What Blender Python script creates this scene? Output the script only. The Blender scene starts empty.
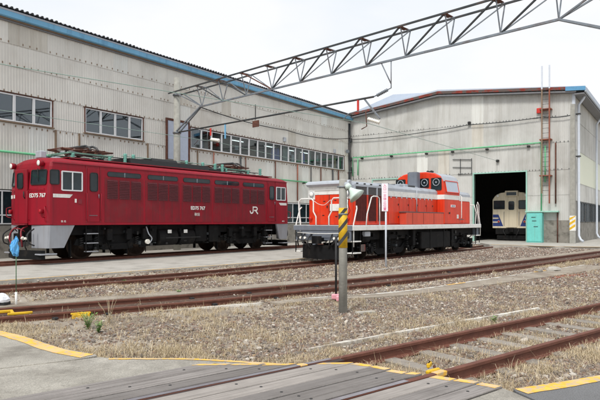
import bpy, math, random
import numpy as np
from mathutils import Matrix, Vector
random.seed(7); rng = np.random.default_rng(7)
sc = bpy.context.scene
COL = sc.collection
R = math.radians

# ------------------------------------------------------------------ camera, sky, sun
cam = bpy.data.cameras.new('camera'); camo = bpy.data.objects.new('camera', cam); COL.objects.link(camo)
camo.location = (0, 0, 1.5); camo.rotation_euler = (R(90), 0, 0)
cam.sensor_width = 36; cam.sensor_fit = 'HORIZONTAL'; cam.lens = 33.6; cam.shift_y = 0.035
cam.clip_start = 0.1; cam.clip_end = 3000
sc.camera = camo

SUN_EL, SUN_AZ = 52, 205          # azimuth clockwise from +Y (the view direction)
W = bpy.data.worlds.new('World'); sc.world = W; W.use_nodes = True
nt = W.node_tree; nt.nodes.clear()
out = nt.nodes.new('ShaderNodeOutputWorld')
sky = nt.nodes.new('ShaderNodeTexSky'); sky.sky_type = 'NISHITA'; sky.sun_disc = False
sky.sun_elevation = R(SUN_EL); sky.sun_rotation = R(SUN_AZ); sky.dust_density = 4.0
bg1 = nt.nodes.new('ShaderNodeBackground'); bg1.inputs[1].default_value = 0.12
nt.links.new(sky.outputs[0], bg1.inputs[0])
tc = nt.nodes.new('ShaderNodeTexCoord'); mp = nt.nodes.new('ShaderNodeMapping'); mp.inputs['Scale'].default_value = (1, 1, 2.6)
nz = nt.nodes.new('ShaderNodeTexNoise'); nz.inputs['Scale'].default_value = 1.6; nz.inputs['Detail'].default_value = 5
nt.links.new(tc.outputs['Generated'], mp.inputs[0]); nt.links.new(mp.outputs[0], nz.inputs['Vector'])
rp = nt.nodes.new('ShaderNodeValToRGB'); rp.color_ramp.elements[0].position = .35; rp.color_ramp.elements[0].color = (.78, .86, .93, 1)
rp.color_ramp.elements[1].position = .62; rp.color_ramp.elements[1].color = (.99, .99, 1.0, 1)
nt.links.new(nz.outputs[0], rp.inputs[0])
bg2 = nt.nodes.new('ShaderNodeBackground'); bg2.inputs[1].default_value = .92
nt.links.new(rp.outputs[0], bg2.inputs[0])
mx = nt.nodes.new('ShaderNodeMixShader'); mx.inputs[0].default_value = .88
nt.links.new(bg1.outputs[0], mx.inputs[1]); nt.links.new(bg2.outputs[0], mx.inputs[2]); nt.links.new(mx.outputs[0], out.inputs[0])

sl = bpy.data.lights.new('sun', 'SUN'); sl.energy = 2.1; sl.angle = R(13); sl.color = (1, .965, .91)
so = bpy.data.objects.new('sun', sl); COL.objects.link(so)
el, az = R(SUN_EL), R(SUN_AZ)
sd = Vector((math.sin(az)*math.cos(el), math.cos(az)*math.cos(el), math.sin(el)))
so.rotation_euler = sd.to_track_quat('Z', 'Y').to_euler(); so.location = sd*50
sc.view_settings.view_transform = 'Standard'; sc.view_settings.look = 'None'
sc.view_settings.exposure = 0.26; sc.view_settings.gamma = 1
sc.cycles.max_bounces = 6; sc.cycles.transparent_max_bounces = 8

# ------------------------------------------------------------------ materials
def lin(r, g, b):
    f = lambda c: (c/255/12.92) if c/255 <= .04045 else ((c/255+.055)/1.055)**2.4
    return (f(r), f(g), f(b))
MATS = {}
def mat(name, col, rough=.6, metal=0., var=.12, vs=5., dirt=None, dcol=(.05, .04, .03), ds=3., dpos=(.5, .7), damt=.8,
        streak=None, scol=(.1, .07, .05), samt=.5, spos=(.5, .75), bump=0., bs=40., rnd=0., island=0., islcols=None, spec=.5, emit=None, coat=0., sz=.25, sxy=6., smap=None, world=False):
    m = bpy.data.materials.new(name); m.use_nodes = True
    n = m.node_tree.nodes; l = m.node_tree.links
    b = n['Principled BSDF']; b.inputs['Roughness'].default_value = rough; b.inputs['Metallic'].default_value = metal
    b.inputs['Specular IOR Level'].default_value = spec
    if coat: b.inputs['Coat Weight'].default_value = coat; b.inputs['Coat Roughness'].default_value = .15
    t = n.new('ShaderNodeTexCoord'); co = n.new('ShaderNodeNewGeometry').outputs['Position'] if world else t.outputs['Object']
    def noise(scale, det=4, scl=None, rough_=.6):
        z = n.new('ShaderNodeTexNoise'); z.inputs['Scale'].default_value = scale; z.inputs['Detail'].default_value = det; z.inputs['Roughness'].default_value = rough_
        if scl:
            q = n.new('ShaderNodeMapping'); q.inputs['Scale'].default_value = scl
            l.new(co, q.inputs[0]); l.new(q.outputs[0], z.inputs['Vector'])
        else: l.new(co, z.inputs['Vector'])
        return z.outputs[0]
    def ramp(src, p0, p1, c0, c1):
        r_ = n.new('ShaderNodeValToRGB'); e = r_.color_ramp.elements
        e[0].position = p0; e[1].position = p1; e[0].color = (*c0, 1); e[1].color = (*c1, 1)
        l.new(src, r_.inputs[0]); return r_
    def mixc(fac, a, bb, typ='MIX'):
        x = n.new('ShaderNodeMix'); x.data_type = 'RGBA'; x.blend_type = typ
        if isinstance(fac, float): x.inputs[0].default_value = fac
        else: l.new(fac, x.inputs[0])
        for i, s in ((6, a), (7, bb)):
            if isinstance(s, tuple): x.inputs[i].default_value = (*s, 1)
            else: l.new(s, x.inputs[i])
        return x.outputs[2]
    lo = tuple(c*(1-var) for c in col); hi = tuple(min(1, c*(1+var)) for c in col)
    c = ramp(noise(vs), .3, .7, lo, hi).outputs[0]
    if islcols:
        g = n.new('ShaderNodeNewGeometry'); r_ = n.new('ShaderNodeValToRGB'); r_.color_ramp.interpolation = 'CONSTANT'
        e = r_.color_ramp.elements
        while len(e) < len(islcols): e.new(.5)
        for i, cc in enumerate(islcols): e[i].position = i/len(islcols); e[i].color = (*cc, 1)
        l.new(g.outputs['Random Per Island'], r_.inputs[0]); c = mixc(.25, r_.outputs[0], c)
    if rnd:
        oi = n.new('ShaderNodeObjectInfo')
        rr = ramp(oi.outputs['Random'], 0, 1, (1-rnd,)*3, (1, 1, 1)); c = mixc(1., c, rr.outputs[0], 'MULTIPLY')
    if dirt:
        d = ramp(noise(ds, 6), dpos[0], dpos[1], (0, 0, 0), (damt,)*3); c = mixc(d.outputs[0], c, dcol)
    if streak:
        d = ramp(noise(1., 5, smap or (sxy, sxy, sz)), spos[0], spos[1], (0, 0, 0), (samt,)*3); c = mixc(d.outputs[0], c, scol)
    l.new(c, b.inputs['Base Color'])
    if bump:
        bp = n.new('ShaderNodeBump'); bp.inputs['Strength'].default_value = bump; bp.inputs['Distance'].default_value = .02
        l.new(noise(bs, 5), bp.inputs['Height']); l.new(bp.outputs[0], b.inputs['Normal'])
    if emit: b.inputs['Emission Color'].default_value = (*col, 1); b.inputs['Emission Strength'].default_value = emit
    MATS[name] = m; return m

mat('clad_beige', lin(223, 221, 214), .75, var=.05, vs=.5, rnd=.10, streak=1, scol=lin(174, 169, 160), samt=.45, spos=(.5, .8), sxy=2.5, sz=.35, dirt=1, dcol=lin(186, 180, 170), ds=.35, damt=.5, world=True)
mat('clad_grey', lin(203, 203, 199), .75, var=.06, vs=.6, rnd=.16, streak=1, scol=lin(146, 141, 131), samt=.55, spos=(.48, .8), sxy=3, sz=.3, dirt=1, dcol=lin(158, 157, 150), ds=.4, damt=.6, world=True)
mat('wall_back', lin(150, 148, 142), .9)
mat('concrete_base', lin(140, 136, 128), .9, var=.2, vs=2, dirt=1, dcol=lin(80, 76, 70), ds=2.5, damt=.8, bump=.4, bs=12)
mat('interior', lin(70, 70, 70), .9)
mat('blue_gutter', lin(116, 178, 216), .5, var=.06, vs=1, streak=1, scol=lin(70, 120, 160), samt=.5)
mat('brown_trim', lin(135, 115, 95), .8)
mat('soffit', lin(125, 126, 130), .8)
mat('roof_slate', lin(120, 122, 128), .8, var=.2)
mat('roof_pale', lin(186, 196, 210), .5, var=.04)
mat('red_fascia', lin(128, 52, 42), .85, var=.3, vs=3, dirt=1, dcol=lin(92, 84, 80), ds=2.6, dpos=(.44, .52), damt=.95)
mat('blue_fascia', lin(90, 150, 190), .6)
mat('win_white', lin(222, 224, 226), .5, var=.05)
mat('rust', lin(98, 62, 50), .9, var=.3, vs=9, dirt=1, dcol=lin(70, 45, 38), ds=8)
mat('rust_light', lin(140, 82, 64), .85, var=.3, vs=6)
mat('shutter', lin(186, 196, 214), .6, var=.05, rnd=.05)
mat('steel', lin(128, 136, 144), .55, metal=.3, var=.15, vs=3, dirt=1, dcol=lin(105, 80, 66), ds=2.5, damt=.6)
mat('steel_dark', lin(62, 67, 70), .6, metal=.2, var=.25, vs=2, dirt=1, dcol=lin(92, 72, 60), ds=2, damt=.5)
mat('conc_pole', lin(158, 157, 150), .9, var=.15, vs=5, streak=1, scol=lin(120, 118, 110), samt=.4, bump=.3, bs=30)
mat('wire', lin(70, 85, 82), .6, var=.1)
mat('wire_green', lin(140, 164, 154), .6, var=.1)
mat('green_paint', lin(105, 190, 140), .6, var=.08, dirt=1, dcol=lin(150, 180, 150), ds=4, damt=.5)
mat('mint_paint', lin(160, 205, 190), .6, var=.08, streak=1, scol=lin(120, 110, 90), samt=.4)
mat('teal_paint', lin(112, 200, 192), .6, var=.06, streak=1, scol=lin(120, 105, 80), samt=.5, spos=(.55, .75))
mat('white_paint', lin(232, 232, 228), .55, var=.05, dirt=1, dcol=lin(160, 150, 140), ds=4, damt=.4)
mat('downpipe', lin(205, 212, 222), .5, var=.05)
mat('cream_panel', lin(216, 219, 202), .6, var=.03)
mat('glass_dark', (.016, .028, .034), .05, var=.5, vs=1.5, spec=.42)
mat('black', lin(30, 30, 31), .6, var=.3, vs=6)
mat('undergear', lin(19, 19, 20), .8, spec=.25, var=.4, vs=4, dirt=1, dcol=lin(56, 49, 43), ds=3, dpos=(.55, .75), damt=.5)
mat('wheel_steel', lin(62, 48, 40), .6, metal=.3, var=.2, vs=8)
mat('crimson', lin(150, 14, 36), .5, var=.09, vs=1.2, streak=1, scol=lin(92, 26, 36), samt=.55, spos=(.46, .75), sxy=5, spec=.35, bump=.04, bs=3)
mat('crimson_worn', lin(134, 24, 38), .6, var=.14, vs=1.6, streak=1, scol=lin(88, 40, 44), samt=.65, spos=(.42, .74), sxy=9, spec=.3, dirt=1, dcol=lin(110, 52, 54), ds=2.2, damt=.45)
mat('crimson_dull', lin(132, 32, 44), .55, var=.12, vs=3)
mat('louvre', lin(96, 40, 47), .7, var=.2, vs=6, dirt=1, dcol=lin(70, 40, 44), ds=5, damt=.6)
mat('skirt_grey', lin(154, 157, 164), .45, var=.06, vs=2, streak=1, scol=lin(120, 105, 92), samt=.35)
mat('vermilion', lin(226, 58, 22), .45, var=.1, vs=1.5, streak=1, scol=lin(150, 46, 28), samt=.6, spos=(.46, .76), sxy=7, dirt=1, dcol=lin(205, 92, 66), ds=1.8, damt=.4, spec=.4, bump=.05, bs=4)
mat('vermilion_faded', lin(222, 84, 58), .6, var=.08, vs=2, streak=1, scol=lin(170, 70, 50), samt=.4)
mat('hood_grey', lin(176, 182, 190), .45, var=.07, vs=2, dirt=1, dcol=lin(125, 126, 128), ds=2, damt=.6)
mat('stack_grey', lin(112, 118, 128), .55, var=.12, vs=3)
mat('grille_dark', lin(96, 40, 36), .8, var=.25, vs=9)
mat('grille_grey', lin(98, 97, 98), .8, var=.2, vs=9)
mat('railcar_cream', lin(222, 210, 184), .5, var=.04, vs=2, streak=1, scol=lin(150, 130, 105), samt=.4)
mat('railcar_blue', lin(34, 56, 120), .5, var=.05)
mat('lamp_glass', lin(240, 240, 235), .15, var=.03)
mat('red_lens', lin(170, 30, 40), .3)
mat('insul_green', lin(104, 164, 150), .3, var=.08)
mat('insul_white', lin(235, 232, 222), .3, var=.05)
mat('tag_red', lin(205, 50, 40), .6)
mat('horn', lin(205, 222, 212), .45, var=.05, streak=1, scol=lin(150, 160, 150), samt=.3, vs=6)
mat('yellow_paint', lin(238, 182, 66), .85, var=.14, vs=10, dirt=1, dcol=lin(182, 168, 144), ds=14, dpos=(.47, .56), damt=.9, streak=1, smap=(2.2, 2.2, 2.2), scol=lin(222, 190, 140), samt=.7, spos=(.45, .65))
mat('yellow_sign', lin(222, 178, 30), .6, var=.1, vs=8, dirt=1, dcol=lin(140, 110, 30), ds=10, damt=.5)
mat('sign_white', lin(240, 236, 242), .5, var=.02)
mat('sign_pink', lin(228, 110, 150), .6)
mat('black_stripe', lin(62, 62, 62), .7, var=.2)
mat('flange', lin(60, 46, 44), .8, var=.2)
mat('rail_rust', lin(110, 68, 54), .8, var=.25, vs=7, dirt=1, dcol=lin(84, 50, 40), ds=14, damt=.6, bump=.2, bs=60)
mat('rail_dark', lin(96, 76, 72), .7, var=.25, vs=7, dirt=1, dcol=lin(70, 48, 44), ds=10, damt=.5)
mat('rail_top', lin(176, 172, 178), .3, metal=.8, var=.12, vs=5, dirt=1, dcol=lin(130, 105, 95), ds=3, damt=.6)
mat('sleeper', lin(158, 150, 140), .9, var=.15, vs=2, bump=.5, bs=20, rnd=.25, dirt=1, dcol=lin(110, 100, 90), ds=6)
mat('panto_green', lin(112, 156, 140), .6, var=.15)
mat('plank_pale', lin(158, 151, 145), .9, var=.12, vs=3, bump=.5, bs=40, streak=1, smap=(1.2, 45, 45), scol=lin(118, 112, 107), samt=.6, spos=(.46, .66))
mat('plank', lin(146, 140, 136), .9, var=.14, vs=2, rnd=.3, bump=.5, bs=40, dirt=1, dcol=lin(112, 106, 102), ds=3, damt=.5, streak=1, smap=(1.2, 45, 45), scol=lin(98, 92, 88), samt=.7, spos=(.46, .66))
mat('concrete', lin(180, 176, 168), .9, var=.12, vs=25, dirt=1, dcol=lin(128, 123, 115), ds=1.4, dpos=(.45, .75), damt=.7, bump=.35, bs=90)
mat('concrete_road', lin(170, 165, 155), .92, var=.34, vs=75, dirt=1, dcol=lin(118, 112, 103), ds=1.3, dpos=(.42, .68), damt=.75, bump=.7, bs=70, streak=1, smap=(5, 5, 5), scol=lin(196, 190, 178), samt=.4, spos=(.5, .7))
mat('concrete_dirty', lin(160, 150, 136), .95, var=.2, vs=20, dirt=1, dcol=lin(126, 112, 98), ds=1.6, dpos=(.42, .66), damt=.8, bump=.6, bs=50)
mat('asphalt', lin(120, 120, 121), .92, var=.35, vs=90, dirt=1, dcol=lin(105, 104, 103), ds=1.6, damt=.5, bump=.6, bs=150)
mat('kerb_white', lin(220, 216, 207), .85, var=.1, vs=6, dirt=1, dcol=lin(150, 138, 122), ds=3, dpos=(.44, .56), damt=.9)
mat('ground', lin(134, 121, 106), .95, var=.4, vs=40, dirt=1, dcol=lin(176, 166, 152), ds=.9, dpos=(.42, .6), damt=.8, bump=.9, bs=45)
mat('track_bed', lin(92, 70, 58), .95, var=.35, vs=22, dirt=1, dcol=lin(70, 52, 44), ds=3, damt=.7, bump=1., bs=40)
mat('stone', lin(150, 142, 132), .9, var=.1, vs=20, islcols=[lin(118, 103, 92), lin(146, 132, 118), lin(84, 72, 65), lin(172, 160, 146), lin(128, 102, 86), lin(138, 128, 119), lin(106, 78, 66), lin(204, 196, 185), lin(108, 100, 95), lin(136, 114, 96), lin(98, 88, 82), lin(122, 92, 78)])
mat('dry_grass', lin(196, 180, 150), .9, var=.1, vs=3, islcols=[lin(206, 190, 160), lin(184, 164, 132), lin(220, 206, 178), lin(160, 140, 112), lin(196, 178, 146), lin(150, 138, 108)], spec=.2)
mat('leaf_litter', lin(120, 92, 66), .9, var=.2, vs=5, islcols=[lin(120, 90, 62), lin(96, 70, 50), lin(150, 118, 82), lin(82, 62, 48), lin(176, 150, 112)])
mat('rust_chip', lin(140, 78, 62), .9, var=.25, vs=10, islcols=[lin(150, 84, 66), lin(124, 66, 54), lin(108, 70, 60), lin(160, 104, 84)])
mat('rod_green', lin(72, 112, 78), .6)
mat('clad_new', lin(226, 227, 222), .7, var=.05, vs=.6, rnd=.12, streak=1, scol=lin(168, 160, 148), samt=.4, world=True)
mat('clad_old', lin(206, 202, 192), .8, var=.1, vs=.6, rnd=.1, streak=1, scol=lin(160, 150, 136), samt=.55, spos=(.46, .76), sxy=4, world=True)
mat('green_leaf', lin(108, 150, 72), .7, var=.15, vs=8, islcols=[lin(92, 126, 64), lin(124, 152, 90), lin(80, 110, 58), lin(146, 166, 108)], spec=.3)
mat('blue_cloth', lin(96, 172, 226), .8, var=.12, vs=14)
mat('white_cloth', lin(236, 238, 244), .8, var=.04, vs=9)
mat('coat_blue', lin(84, 124, 235), .8, var=.2)
mat('coat_tan', lin(225, 200, 175), .8, var=.1)
mat('tube_light', (1., 1., .95), .5, emit=2.2)
mat('curtain', lin(190, 205, 190), .8)
mat('pink', lin(226, 160, 170), .8)

def glass_mat():
    m = bpy.data.materials.new('window_glass'); m.use_nodes = True; n = m.node_tree.nodes; l = m.node_tree.links; n.clear()
    o = n.new('ShaderNodeOutputMaterial'); t = n.new('ShaderNodeBsdfTransparent'); t.inputs[0].default_value = (.62, .68, .7, 1)
    g = n.new('ShaderNodeBsdfGlossy'); g.inputs['Roughness'].default_value = .03; g.inputs[0].default_value = (.9, .95, 1, 1)
    f = n.new('ShaderNodeLayerWeight'); f.inputs[0].default_value = .5
    pw = n.new('ShaderNodeMath'); pw.operation = 'POWER'; pw.inputs[1].default_value = 4.; l.new(f.outputs['Facing'], pw.inputs[0])
    ma = n.new('ShaderNodeMath'); ma.operation = 'MULTIPLY_ADD'; ma.inputs[1].default_value = .45; ma.inputs[2].default_value = .10; l.new(pw.outputs[0], ma.inputs[0])
    x = n.new('ShaderNodeMixShader'); l.new(ma.outputs[0], x.inputs[0]); l.new(t.outputs[0], x.inputs[1]); l.new(g.outputs[0], x.inputs[2]); l.new(x.outputs[0], o.inputs[0])
    MATS['window_glass'] = m
glass_mat()

# ------------------------------------------------------------------ mesh helpers
class MB:
    def __init__(s, M=None): s.v = []; s.f = []; s.s = []; s.M = M
    def add(s, vs, fs, smooth=False):
        o = len(s.v)
        if s.M is not None: vs = [tuple(s.M @ Vector(p)) for p in vs]
        s.v += [tuple(p) for p in vs]; s.f += [tuple(i+o for i in f) for f in fs]; s.s += [smooth]*len(fs); return s
    def box(s, x0, x1, y0, y1, z0, z1, c=0):
        if c <= 0:
            return s.add([(x0,y0,z0),(x1,y0,z0),(x1,y1,z0),(x0,y1,z0),(x0,y0,z1),(x1,y0,z1),(x1,y1,z1),(x0,y1,z1)],
                  [(3,2,1,0),(4,5,6,7),(0,1,5,4),(1,2,6,5),(2,3,7,6),(3,0,4,7)])
        rings = []
        for z, i in ((z0, c), (z0+c, 0), (z1-c, 0), (z1, c)):
            a, b, d, e = x0+i, x1-i, y0+i, y1-i; k = c
            rings.append([(a+k,d,z),(b-k,d,z),(b,d+k,z),(b,e-k,z),(b-k,e,z),(a+k,e,z),(a,e-k,z),(a,d+k,z)])
        return s.loft(rings)
    def loft(s, rings, cap=True, smooth=False, closed=True):
        n = len(rings[0]); vs = [p for r in rings for p in r]; fs = []
        for i in range(len(rings)-1):
            for j in range(n if closed else n-1):
                k = (j+1) % n; fs.append((i*n+j, i*n+k, (i+1)*n+k, (i+1)*n+j))
        o = len(s.v); s.add(vs, fs, smooth)
        if cap and closed:
            s.f += [tuple(o+j for j in reversed(range(n))), tuple(o+(len(rings)-1)*n+j for j in range(n))]; s.s += [False, False]
        return s
    def prism(s, poly, axis, a, b):
        def P(u, w, t): return {'x': (t,u,w), 'y': (u,t,w), 'z': (u,w,t)}[axis]
        return s.loft([[P(u,w,a) for u, w in poly], [P(u,w,b) for u, w in poly]])
    def tube(s, pts, r, n=8, cap=True, smooth=True):
        pts = [Vector(p) for p in pts]; rings = []; up = None
        rs = r if isinstance(r, (list, tuple)) else [r]*len(pts)
        for i, p in enumerate(pts):
            d = (pts[min(i+1, len(pts)-1)]-pts[max(i-1, 0)]).normalized()
            if up is None:
                up = Vector((0,0,1)) if abs(d.z) < .9 else Vector((1,0,0))
            a = d.cross(up)
            if a.length < 1e-5: a = d.cross(Vector((1,.3,0)))
            a.normalize(); b = a.cross(d).normalized(); up = b
            rings.append([tuple(p+(a*math.cos(t)+b*math.sin(t))*rs[i]) for t in [2*math.pi*k/n for k in range(n)]])
        return s.loft(rings, cap, smooth)
    def bar(s, p0, p1, w, h=None, up=(0,0,1)):
        p0, p1 = Vector(p0), Vector(p1); h = h or w; d = (p1-p0).normalized(); u = Vector(up)
        if abs(d.dot(u)) > .98: u = Vector((1,0,0))
        a = d.cross(u).normalized()*w/2; b = a.cross(d).normalized()*h/2
        return s.loft([[tuple(q-a-b), tuple(q+a-b), tuple(q+a+b), tuple(q-a+b)] for q in (p0, p1)])
    def disc(s, c, axis, r, h, n=20, r2=None):
        c = Vector(c); ax = Vector(axis).normalized()
        return s.tube([c, c+ax*h], [r, r2 if r2 is not None else r], n, smooth=True)
    def obj(s, name, m, parent=None, loc=None, rot=None):
        me = bpy.data.meshes.new(name); me.from_pydata(s.v, [], s.f)
        me.polygons.foreach_set('use_smooth', s.s); me.update()
        if isinstance(m, str): m = MATS[m]
        me.materials.append(m)
        return inst(name, me, parent, loc, rot)
def inst(name, me, parent=None, loc=None, rot=None, scale=None):
    o = bpy.data.objects.new(name, me); COL.objects.link(o)
    if parent is not None: o.parent = parent
    if loc is not None: o.location = loc
    if rot is not None: o.rotation_euler = rot
    if scale is not None: o.scale = scale
    return o
def empty(name, loc, rz=0):
    o = bpy.data.objects.new(name, None); COL.objects.link(o); o.location = loc; o.rotation_euler = (0, 0, rz); o.empty_display_size = .3; return o
def tag(o, label=None, cat=None, group=None, kind=None):
    if label: o['label'] = label
    if cat: o['category'] = cat
    if group: o['group'] = group
    if kind: o['kind'] = kind
    return o
def bevel(o, w, seg=2):
    b = o.modifiers.new('bevel', 'BEVEL'); b.width = w; b.segments = seg; b.limit_method = 'ANGLE'; b.angle_limit = R(35); return o
def rrect(x0, x1, z0, z1, r, n=4):
    p = []
    for cx, cz, a0 in ((x1-r, z0+r, -90), (x1-r, z1-r, 0), (x0+r, z1-r, 90), (x0+r, z0+r, 180)):
        for k in range(n+1):
            a = R(a0+90*k/n); p.append((cx+r*math.cos(a), cz+r*math.sin(a)))
    return p
def window(parent, M, x0, x1, z0, z1, fw, fmat, gmat, r=.05, mull=(), depth=.03, name='window', hz=()):
    """frame ring standing proud of the wall plane (local y=0, outward -y) with a pane as sub-part"""
    m = MB(M); o = rrect(x0, x1, z0, z1, r); i = rrect(x0+fw, x1-fw, z0+fw, z1-fw, max(r-fw, .008)); n = len(o)
    vs = [(u, 0, w) for u, w in o]+[(u, -depth, w) for u, w in o]+[(u, -depth, w) for u, w in i]+[(u, 0, w) for u, w in i]
    fs = []
    for a in range(3):
        for j in range(n):
            k = (j+1) % n; fs.append((a*n+j, a*n+k, (a+1)*n+k, (a+1)*n+j))
    m.add(vs, fs)
    for q in mull: m.box(q-fw/2, q+fw/2, -depth+.002, 0, z0+fw, z1-fw)
    for q in hz: m.box(x0+fw, x1-fw, -depth+.003, 0, q-fw/2, q+fw/2)
    f = m.obj(name, fmat, parent)
    MB(M).prism([(u, w) for u, w in rrect(x0+fw*.5, x1-fw*.5, z0+fw*.5, z1-fw*.5, max(r-fw/2, .008))], 'y', -.012, -.001).obj('pane', gmat, f)
    return f
def text(body, size, M, m, parent, name='lettering', ext=.004, bold=0.):
    c = bpy.data.curves.new('t', 'FONT'); c.body = body; c.size = size; c.extrude = ext; c.align_x = 'CENTER'; c.align_y = 'CENTER'; c.offset = bold; c.resolution_u = 3
    o = bpy.data.objects.new('t', c); COL.objects.link(o)
    bpy.context.view_layer.update()
    me = bpy.data.meshes.new_from_object(o.evaluated_get(bpy.context.evaluated_depsgraph_get()))
    bpy.data.objects.remove(o); bpy.data.curves.remove(c)
    me.transform(M); me.materials.clear(); me.materials.append(MATS[m]); me.name = name
    return inst(name, me, parent)
def T(x, y, z): return Matrix.Translation((x, y, z))
def RX(a): return Matrix.Rotation(R(a), 4, 'X')
def RZ(a): return Matrix.Rotation(R(a), 4, 'Z')
def catmull(pts, step=.5):
    P = [Vector((*p, 0)) for p in pts]; P = [2*P[0]-P[1]]+P+[2*P[-1]-P[-2]]; o = []
    for i in range(1, len(P)-2):
        n = max(1, int((P[i+1]-P[i]).length/step))
        for k in range(n):
            t = k/n; a, b, c, d = P[i-1:i+3]
            q = .5*((2*b)+(c-a)*t+(2*a-5*b+4*c-d)*t*t+(3*b-a-3*c+d)*t**3); o.append((q.x, q.y))
    o.append((P[-2].x, P[-2].y)); return o
def offset(pl, d):          # positive d to the right of travel
    o = []
    for i, p in enumerate(pl):
        a = Vector(pl[max(i-1, 0)]); b = Vector(pl[min(i+1, len(pl)-1)]); t = (b-a).normalized(); o.append((p[0]+t.y*d, p[1]-t.x*d))
    return o
def ribbon(m, left, right, z0, z1):   # slab between two polylines of equal length
    n = len(left)
    if z0 is None:
        m.add([(x, y, z1) for x, y in left]+[(x, y, z1) for x, y in right], [(n+i, n+i+1, i+1, i) for i in range(n-1)]); return m
    vs = [(x, y, z1) for x, y in left]+[(x, y, z1) for x, y in right]+[(x, y, z0) for x, y in left]+[(x, y, z0) for x, y in right]; fs = []
    for i in range(n-1):
        fs += [(n+i, n+i+1, i+1, i), (i, i+1, 2*n+i+1, 2*n+i), (3*n+i, 3*n+i+1, n+i+1, n+i)]
    fs += [(0, 2*n, 3*n, n), (n-1, 2*n-1, 4*n-1, 3*n-1)]
    return m.add(vs, fs)

# ------------------------------------------------------------------ layout curves
TH = R(39); DD = Vector((math.sin(TH), math.cos(TH)))
ptsA = [(-16, 6.2), (-11.5, 10.0), (-7.3, 13.64), (-5.44, 15.24), (-3.11, 17.44), (.87, 22.23)] + [(.87+DD.x*s, 22.23+DD.y*s) for s in (6, 13)] + [(12.3, 36.6), (15.1, 41.1), (16.1, 42.6), (24, 54)]
ptsB = [(-14.5, 4.2), (-9.5, 7.1), (-5.24, 9.79), (-3.82, 10.69), (-2.09, 11.83), (0, 13.5), (2.85, 15.94), (7.1, 19.9), (15.2, 28.2), (27, 41), (40, 55)]
dC = Vector((.7793, .6266)); nC = Vector((.6266, -.7793)); oC = Vector((.315, 5.393))
def C(s, n): p = oC+dC*s+nC*n; return (p.x, p.y)
cA, cB = catmull(ptsA), catmull(ptsB)
cC = [C(s, 0) for s in np.arange(-9, 45, .6)]
TE = R(37.4); DE = Vector((math.sin(TE), math.cos(TE))); oE = Vector((-10.05, 20.77))
cE = [tuple(oE+DE*s) for s in np.arange(-22, 22.5, .5)]

road_edge = [(-14, 13.5), (-9, 10.6), (-6, 8.85), (-4.1, 7.7), (-3.49, 7.24), (-2.86, 6.67), (-2.32, 6.34)]
cross_edge = [(-2.1, 6.2), (-1.65, 6.2), (-1.1, 6.17), (-.54, 6.03), (-.1, 5.93), (.25, 5.86), (.63, 5.78), (1.0, 5.6), (1.35, 5.42), (1.59, 5.25), (1.84, 5.1)]
asph_edge = [(1.92, 5.04), (2.33, 5.22), (2.95, 5.5), (4.5, 6.25), (9, 8.9), (20, 15)]
joint = [(-14, .2), (-6, 4.3), (-3.08, 5.75), (-2.45, 6.11), (-2.26, 6.27)]
plat_edge = [(-17.2, 6.9), (-12.4, 11.0), (-9.9, 13.05), (-7.9, 14.75), (-6.0, 16.75), (-3.6, 19.15), (-1.5, 21.5), (-.15, 23.1), (.87-1.2+DD.x*2, 22.23+.98+DD.y*2)]
plat_edge = catmull(plat_edge) 
plat_edge += [(.87-1.2+DD.x*s, 22.23+.98+DD.y*s) for s in (4, 8, 11)]

def in_poly(x, y, poly):
    r = np.zeros(x.shape, bool); n = len(poly); j = n-1
    for i in range(n):
        xi, yi = poly[i]; xj, yj = poly[j]
        with np.errstate(divide='ignore', invalid='ignore'):
            r ^= ((yi > y) != (yj > y)) & (x < (xj-xi)*(y-yi)/((yj-yi) if yj != yi else 1e-9)+xi)
        j = i
    return r
def pdist(x, y, pl):        # signed distance (right positive) to polyline
    best = np.full(x.shape, 1e9); sg = np.zeros(x.shape)
    for (ax, ay), (bx, by) in zip(pl[:-1], pl[1:]):
        dx, dy = bx-ax, by-ay; L2 = dx*dx+dy*dy+1e-12
        t = np.clip(((x-ax)*dx+(y-ay)*dy)/L2, 0, 1); ex, ey = x-ax-t*dx, y-ay-t*dy; d = np.hypot(ex, ey)
        k = d < best; best = np.where(k, d, best); sg = np.where(k, np.sign(ex*dy-ey*dx), sg)
    return best*sg
cA2, cB2, cC2 = cA[::2]+[cA[-1]], cB[::2]+[cB[-1]], [cC[0], cC[-1]]
back = [(-40, -30), (30, -30)]
slab_a = road_edge+[(-2.28, 6.29)]+joint[::-1][1:]
slab_b = joint[:-1]+[(-2.23, 6.25)]+cross_edge+[(1.9, 4.95), (2.2, 4.0), (2.6, 2.0), (3, -9), (-14, -9)]
asph = [(1.915, 4.96)]+asph_edge+[(20, -9), (3.012, -9), (2.612, 2.0), (2.212, 4.0)]
wallA = Vector((.5686, .8226)); wallB = Vector((.8226, -.5686)); corner = Vector((4.3, 47.95))
far_in = [tuple(corner+wallB*13.5+wallA*.5), tuple(corner-wallB*1.0+wallA*.5), tuple(corner-wallA*60-wallB*.5)]
plat = plat_edge+[tuple(corner+wallB*10.3-wallA*.2)]+far_in[1:]
ap0 = corner+wallB*10.4
apron = [(12.1, 35.75), (13.6, 34.2), (15.1, 32.75), (18.2, 31.9), (24, 31.5), (34, 44), (26, 54), tuple(corner+wallB*14.4+wallA*6), tuple(corner+wallB*10.4+wallA*6), tuple(ap0-wallA*.3)]

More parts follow.
